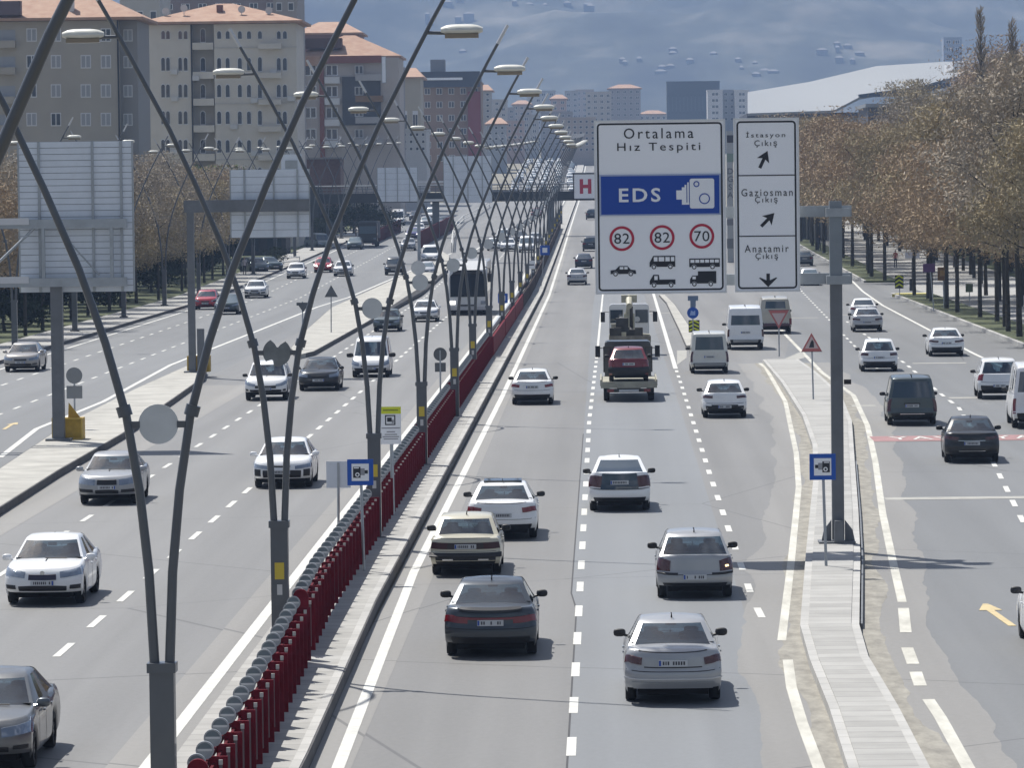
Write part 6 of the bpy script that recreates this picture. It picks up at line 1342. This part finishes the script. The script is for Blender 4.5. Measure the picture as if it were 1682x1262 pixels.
# 3: white and brown block with orange roofs
Y = 700; s = F/Y; a, b = P(489, 100, Y), P(655, 100, Y); zt = P(500, 96, Y).z
th = block('white and dark grey balcony block with a tiled roof and red-brown trim', 'apartment_block', Y, a.x, b.x, zt, 16, M('warm_white_render', (.42, .38, .35), .85, var=.06, scale=.3)); hip(th, a.x, b.x-.5, Y+1, Y+17, zt+.3, P(530, 55, Y).z, over=.9, ridge=.1)
q1, q2 = P(527, 92, Y), P(627, 103, Y); MB().box(q1.x, q2.x, Y-.8, Y+.5, q2.z, q1.z).build('roof_band', M('redbrown_band', (.20, .07, .05), .7), th); MB().box(P(489, 0, Y).x, P(527, 0, Y).x, Y-.5, Y, P(500, 108, Y).z, P(500, 92, Y).z).build('eaves', ROOFT, th)
m_r = M('redbrown_band', (.20, .07, .05), .7)
for pxx in (496, 528): q = P(pxx, 100, Y); MB().box(q.x-.35, q.x+.35, Y-.45, Y, T(Y), P(pxx, 106, Y).z).build('pilaster', m_r, th)
q1, q2 = P(562, 126, Y), P(626, 205, Y); MB().box(q1.x, q2.x, Y-.35, Y, q2.z, q1.z).build('dark_facade', M('dark_facade', (.06, .062, .07), .6), th)
for r, py in enumerate((115, 150, 185, 220)):
    for pxx, w in ((510, 20), (545, 20)): q = P(pxx, py, Y); win(th, q.x, q.z, w/s, 18/s, Y)
    q = P(546, py+16, Y); MB().box(q.x-1.15, q.x+1.15, Y-1.0, Y, q.z-.55, q.z+.45).build('balcony', M('white_balcony', (.6, .6, .6), .7), th)
    q = P(605, py+12, Y); MB().box(q.x-1.9, q.x+2.3, Y-1.6, Y-.35, q.z-.5, q.z+.45).build('balcony', M('grey_balcony', (.36, .35, .35), .7) if r != 1 else M('brown_balcony', (.20, .12, .06), .7), th); win(th, P(590, py, Y).x, q.z+1.2, 14/s, 14/s, Y-.36)
q1, q2 = P(500, 62, Y), P(560, 78, Y); MB().box(q1.x, q2.x, Y+2, Y+5, q2.z, q1.z).build('dormer', M('dormer_dark', (.10, .06, .05), .8), th)
slab_tower('red-brown roofed house behind the white balcony block', 489, 590, 57, 800, M('brick_render', (.20, .12, .11), .8), 2, 5, pyb=100, group='apartment blocks on the left', roof=2.5)
sg = thing('vertical_sign', 'tall white vertical sign at the corner of the balcony block', 'sign', tuple(P(632, 140, 695))); q1, q2 = P(627, 92, 695), P(634, 136, 695); MB().box(q1.x, q2.x, 695, 695.3, q2.z, q1.z).build('board', WHITEP(), sg); MB().frame(q1.x-.05, q2.x+.05, q2.z, q1.z, .08, 694.95, 695).build('frame', GALV(), sg)
slab_tower('grey block beside the white vertical sign', 630, 658, 112, 760, M('grey_block', (.25, .24, .25), .8, var=.1, scale=.2), 6, 2, group='apartment blocks on the left')
slab_tower('narrow beige tower with blank side walls', 655, 690, 129, 860, M('beige_render', (.40, .36, .29), .85, var=.05, scale=.2), 1, 2, pyb=300, group='apartment blocks on the left', roof=2.2)
th = slab_tower('brown and red block with a dark flat roof in the middle distance', 692, 790, 138, 1000, M('brown_render', (.27, .19, .14), .85, var=.2, scale=.1), 6, 5, pyb=270, group='apartment blocks on the left')
q1, q2 = P(688, 118, 998), P(788, 142, 998); MB().box(q1.x, q2.x, 997, 1014, q2.z, q1.z).build('roof_storey', M('dark_roof_storey', (.05, .06, .08), .7), th); q1, q2 = P(706, 97, 1000), P(730, 118, 1000); MB().box(q1.x, q2.x, 1003, 1008, q2.z, q1.z).build('stair_head', M('stair_head', (.25, .25, .26), .8), th)
q1, q2 = P(768, 150, 998), P(790, 262, 998); MB().box(q1.x, q2.x, 998.6, 999.8, q2.z, q1.z).build('red_bay', M('red_bay', (.22, .05, .05), .8), th)
q1, q2 = P(692, 128, 998), P(760, 131, 998); MB().box(q1.x, q2.x, 996.6, 997, q2.z, q1.z).build('gutter', WHITEP(), th)
cols_ = [(.36, .35, .34), (.42, .40, .38), (.30, .29, .30), (.38, .33, .30), (.46, .46, .46), (.33, .35, .38), (.40, .30, .27)]
far = [(785, 806, 150, 1250), (800, 832, 165, 1500), (825, 845, 178, 1700), (842, 872, 172, 1900), (866, 890, 160, 2100), (886, 912, 150, 2300), (905, 930, 163, 1800), (928, 950, 150, 2300), (962, 1004, 152, 1700), (1000, 1052, 146, 1900), (945, 975, 148, 2500), (640, 700, 215, 800), (800, 830, 205, 1200), (832, 860, 200, 1400), (858, 884, 190, 1600), (1050, 1095, 188, 2100), (888, 940, 185, 1500), (920, 978, 195, 1300), (1240, 1300, 170, 1100)]
for i, (a, b, t_, Y) in enumerate(far):
    slab_tower('hazy far apartment block, number %d from the left in the distant town' % (1+sorted(far).index((a, b, t_, Y))), a, b, t_, Y, M('far_render_%d' % (i % 7), cols_[i % 7], .85, var=.08, scale=.1), max(2, int((250-t_)/9)), max(2, int((b-a)/9)), pyb=250, group='hazy far apartment blocks', roof=2.0 if i % 3 == 0 else None)
slab_tower('tall dark slab tower in the distance above the gantry sign', 1095, 1182, 135, 2000, M('dark_tower', (.055, .07, .085), .7, var=.08, scale=.05), 1, 14, pyb=200, group='hazy far towers', wmat=M('dark_tower_glass', (.07, .09, .11), .4), wfr=M('dark_tower_rib', (.04, .05, .06), .6))
for a, b, lb in ((1162, 1187, 'left'), (1207, 1230, 'right')): slab_tower('white balcony tower, %s of the two above the exit panel' % lb, a, b, 149, 1700, M('white_tower', (.56, .56, .57), .8), 5, 1, pyb=200, group='hazy far towers', wmat=M('tower_band', (.12, .14, .16), .5))
slab_tower('grey link block between the two white balcony towers', 1187, 1207, 149, 1705, M('link_grey', (.3, .32, .35), .8), 5, 2, pyb=200, group='hazy far towers')
slab_tower('pale blue-grey tower on the slope right of the white roof', 1550, 1580, 62, 2600, M('blue_grey_tower', (.26, .30, .36), .8), 4, 2, pyb=110, group='hazy far towers')
# big white sloping roof
Y = 900; th = thing('sports_hall', 'huge hall with a smooth white sloping roof above the right-hand trees', 'hall', tuple(P(1400, 220, Y))); RW = M('white_roof_sheet', (.23, .245, .26), .5, var=.03, scale=.05); bo = [P(*q, Y) for q in ((1228, 186), (1370, 181), (1412, 159), (1500, 144), (1594, 119))]; to = [P(*q, Y+48) for q in ((1228, 151), (1330, 134), (1440, 108), (1550, 101), (1592, 100))]
rm = MB(); rm.v = [tuple(v) for v in bo+to] + [(v.x, v.y, v.z-.5) for v in bo+to]
for k in range(4): rm.f += [(k, k+1, k+6, k+5), (k+10, k+15, k+16, k+11), (k, k+10, k+11, k+1), (k+5, k+6, k+16, k+15)]
rm.build('roof', RW, th, smooth=True, ang=70)
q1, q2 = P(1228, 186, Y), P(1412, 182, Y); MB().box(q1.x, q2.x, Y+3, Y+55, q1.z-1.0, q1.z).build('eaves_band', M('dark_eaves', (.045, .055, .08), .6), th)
MB().box(q1.x+1, q2.x+18, Y+5, Y+50, T(Y)-3, q1.z-1).build('wall', M('hall_wall', (.38, .39, .40), .8), th)
q = [P(*v, Y-4) for v in ((1410, 155), (1500, 143), (1560, 134), (1560, 142), (1500, 156), (1412, 160))]; MB().prism([(p.x, p.z) for p in q], Y-4, Y-1).build('side_glazing', M('hall_glazing', (.05, .07, .11), .3), th)
th = thing('flat_building', 'low building with a dark flat front below the white roof', 'building', tuple(P(1470, 200, 800))); q1, q2 = P(1426, 176, 800), P(1520, 203, 800); MB().box(q1.x, q2.x, 800, 830, q2.z, q1.z).build('front', M('dark_front', (.07, .07, .08), .7), th); MB().box(q1.x-.5, q2.x+2, 799, 831, q1.z, q1.z+.6).build('roof', RW, th); MB().box(q1.x, q2.x, 800.5, 829, T(800)-2, q2.z).build('wall', M('hall_wall', (.38, .39, .40), .8), th)
th = thing('flat_building', 'white and dark building among the treetops near the poplars', 'building', tuple(P(1600, 120, 760))); q1, q2 = P(1566, 102, 760), P(1590, 114, 760); MB().box(q1.x, q2.x+.2, 760, 780, q2.z, q1.z).build('white_top', WHITEP(), th); q1, q2 = P(1590, 122, 760), P(1650, 150, 760); MB().box(q1.x, q2.x, 761, 780, T(760)-2, q1.z).build('wall', M('dark_front', (.07, .07, .08), .7), th)
th = thing('kiosk_building', 'white building with dark glass front seen past the gantry mast', 'building', tuple(G(1345, 425))); Y = 560
q1, q2 = P(1312, 345, Y), P(1372, 418, Y); MB().box(q1.x, q2.x, Y, Y+12, q2.z, q1.z).build('wall', M('kiosk_wall', (.56, .56, .54), .8), th)
for a in (1316, 1326, 1340, 1350): q1, q2 = P(a, 356, Y), P(a+8, 394, Y); MB().box(q1.x, q2.x, Y-.1, Y, q2.z, q1.z).build('window', PANE, th)
q1, q2 = P(1308, 340, Y), P(1376, 350, Y); MB().box(q1.x, q2.x, Y-1.5, Y+13, q2.z, q1.z).build('roof', WHITEP(), th); q1, q2 = P(1308, 402, Y), P(1376, 424, Y); MB().box(q1.x, q2.x, Y-3, Y-2.6, q2.z, q1.z).build('low_wall', M('kiosk_wall', (.56, .56, .54), .8), th)
th = thing('advert_pylon', 'tall narrow pylon with grey lettering between the two gantry panels', 'pylon', tuple(G(1199, 440))); Y = 470
q1, q2 = P(1193, 215, Y), P(1206, 470, Y); MB().box(q1.x, q2.x, Y, Y+.5, T(Y), q1.z).build('column', M('pylon_grey', (.42, .44, .45), .6), th)
for a, b, c in ((222, 234, (.05, .05, .07)), (252, 266, (.22, .30, .26)), (360, 370, (.2, .2, .22)), (392, 408, (.18, .19, .2)), (455, 470, (.08, .08, .09))): q1, q2 = P(1194, a, Y), P(1205, b, Y); MB().box(q1.x, q2.x, Y-.03, Y, q2.z, q1.z).build('panel', M('pylon_%d' % a, c, .6), th)
for i, ch_ in enumerate('DGSA'): q = P(1199.5, 281+i*13, Y); text(ch_, (q.x, q.z), .62, Y-.02, M('pylon_letter', (.16, .17, .19), .6), th, weight=.02)
# dark entrance block left under the footbridge
for lb, (xa, ya, xb, yb, Y), c in (('dark shaded shop building behind the left pavement lamps', (356, 392, 470, 436, 520), (.04, .04, .045)), ('brown shop front between the shrubs and the gantry board', (475, 345, 545, 400, 620), (.09, .07, .06)), ('brick-red low building behind the box-beam gantry', (466, 262, 560, 330, 640), (.14, .09, .08))):
    q1, q2 = P(xa, ya, Y), P(xb, yb, Y); th = thing('shop_building', lb, 'building', (q1.x, Y, T(Y)), 'low shop buildings on the left'); MB().box(q1.x, q2.x, Y, Y+8, T(Y), q1.z).build('wall', M('shop_%d' % xa, c, .8, var=.2), th)
    for k in range(3): x = q1.x+(q2.x-q1.x)*(k+.5)/3; MB().box(x-.8, x+.8, Y-.08, Y, T(Y)+.5, T(Y)+2.6).build('shop_window', PANE, th)
    MB().box(q1.x-.3, q2.x+.3, Y-.6, Y+8.3, q1.z, q1.z+.25).build('roof', M('shop_roof', (.25, .25, .25), .8), th)
# houses scattered on the hillside
hs = [(735, 8), (702, 28), (770, 28), (845, 6), (895, 10), (932, 9), (966, 12), (1022, 100), (1050, 102), (760, 87), (1105, 84), (1172, 92), (1133, 103), (1212, 102), (1240, 108), (1256, 118), (1375, 75), (1392, 80), (1400, 103), (1412, 92), (1270, 122), (655, 122), (1085, 120), (1350, 88)]
_r = random.Random(77); hs = hs + [(x+_r.uniform(-34, 34), max(3, min(126, y+_r.uniform(-9, 9)))) for x, y in hs[::2]]
for i, (x, y) in enumerate(hs):
    d = ray(x, y); t_ = 3960
    while t_ < 7000 and (CAM+d*t_).z > hill((CAM+d*t_).x, (CAM+d*t_).y): t_ += 6
    p = CAM+d*t_; r = random.Random(i); w, h = r.uniform(3, 11), r.uniform(1.2, 3.4); th = thing('hillside_house', 'tiny pale building on the hillside, number %d counted from the left' % (1+sorted(hs).index((x, y))), 'building', tuple(p), 'tiny pale buildings on the hillside')
    MB().box(p.x-w/2, p.x+w/2, p.y-4, p.y+6, p.z-6, p.z+h).build('wall', M('hill_house_wall', (.24, .24, .23), .8), th); hip(th, p.x-w/2, p.x+w/2, p.y-4, p.y+6, p.z+h+.3, p.z+h+2.2, mat=M('hill_house_roof', (.19, .18, .17), .8), over=.5)
# traffic seen as glints beyond the footbridge
fp = [car('hatch', 'x', 'car', c, 880, 'C', 300, rear=False, detail=1, opts=dict(glass=GLASS2)) for c in (W_, SILW, BLK)]
refresh(); rr_ = random.Random(12); k = 0
for row in range(13):
    for ln in range(5):
        if rr_.random() < .22: continue
        Y = 980+row*34+rr_.uniform(-8, 8); X = -19+ln*3.1+rr_.uniform(-.4, .4)-(row*.25); pr = fp[rr_.choice((0, 0, 1, 0, 2))]
        if pr.name in used: o = copy_tree(pr, ch=CH)
        else: o = pr; used.add(pr.name)
        o.location = (X, Y, T(Y)+.05); o['label'] = 'far car in the packed queue beyond the footbridge, row %d lane %d' % (row+1, ln+1); o['group'] = 'packed queue of far cars beyond the footbridge'; k += 1

# ------------------------------------------------------------------ people
def person(label, px, py, top, legs, face=0):
    g = G(px, py, .15); r = R(face)
    sk = [(0, 0, .92, .12), (0, 0, 1.12, .125), (0, 0, 1.36, .15), (0, 0, 1.50, .055), (0, 0, 1.56, .06), (0, 0, 1.64, .095), (0, 0, 1.72, .08), (.09, 0, .86, .09), (.10, .03, .48, .06), (.10, 0, .08, .045), (.10, .12, .03, .04), (-.09, 0, .86, .09), (-.11, -.03, .48, .06), (-.11, -.04, .08, .045), (-.11, .08, .03, .04), (.19, 0, 1.40, .055), (.25, -.02, 1.12, .042), (.24, .06, .86, .03), (-.19, 0, 1.40, .055), (-.25, -.02, 1.12, .042), (-.24, .06, .86, .03)]
    ed = [(0, 1), (1, 2), (2, 3), (3, 4), (4, 5), (5, 6), (0, 7), (7, 8), (8, 9), (9, 10), (0, 11), (11, 12), (12, 13), (13, 14), (2, 15), (15, 16), (16, 17), (2, 18), (18, 19), (19, 20)]
    me = bpy.data.meshes.new('person'); me.from_pydata([v[:3] for v in sk], ed, []); o = bpy.data.objects.new('person', me); COL.objects.link(o)
    o.modifiers.new('skin', 'SKIN'); o.modifiers.new('sub', 'SUBSURF').levels = 1
    me.skin_vertices.new() if not me.skin_vertices else None
    for i, v in enumerate(sk): me.skin_vertices[0].data[i].radius = (v[3], v[3]*.85)
    me.skin_vertices[0].data[0].use_root = True
    m = M('clothes_'+label[:8], top, .8); n = m.node_tree; b = n.nodes['Principled BSDF']; tc = n.nodes.new('ShaderNodeTexCoord'); sp = n.nodes.new('ShaderNodeSeparateXYZ'); n.links.new(tc.outputs['Object'], sp.inputs[0]); cr = n.nodes.new('ShaderNodeValToRGB'); cr.color_ramp.interpolation = 'CONSTANT'
    e = cr.color_ramp.elements; e[0].position = 0; e[0].color = (*legs, 1); e[1].position = .46; e[1].color = (*top, 1); x = e.new(.74); x.color = (.35, .22, .16, 1); x = e.new(.84); x.color = (.03, .02, .015, 1)
    n.links.new(math_node(n, 'DIVIDE', sp.outputs['Z'], 2.0), cr.inputs['Fac']); n.links.new(cr.outputs['Color'], b.inputs['Base Color']); me.materials.append(m)
    o.location = g; o.rotation_euler = (0, 0, r); tag(o, label, 'person', 'people on the pavements')
person('pedestrian in a pale shirt and dark trousers standing on the left pavement', 402, 452, (.45, .40, .42), (.03, .03, .05), 10)
person('small figure in dark clothes near the white building past the gantry mast', 1346, 412, (.04, .04, .05), (.02, .02, .03), 160)
person('figure in a red jacket on the right-hand pavement', 1471, 440, (.40, .08, .06), (.03, .03, .04), 200)
HAZE_D = 0.00018
# ------------------------------------------------------------------ haze
hz = MB().box(-3150, 3150, -55, 7040, -1.2, 760).build('haze', M('haze_air'))
hm = _M['haze_air']; hn = hm.node_tree; hn.nodes.clear(); out = hn.nodes.new('ShaderNodeOutputMaterial'); pv = hn.nodes.new('ShaderNodeVolumePrincipled')
pv.inputs['Density'].default_value = HAZE_D; pv.inputs['Color'].default_value = (.43, .62, 1.0, 1); pv.inputs['Anisotropy'].default_value = .0
hn.links.new(pv.outputs['Volume'], out.inputs['Volume']); struct(hz, 'stuff', 'thin blue air haze over the whole place')
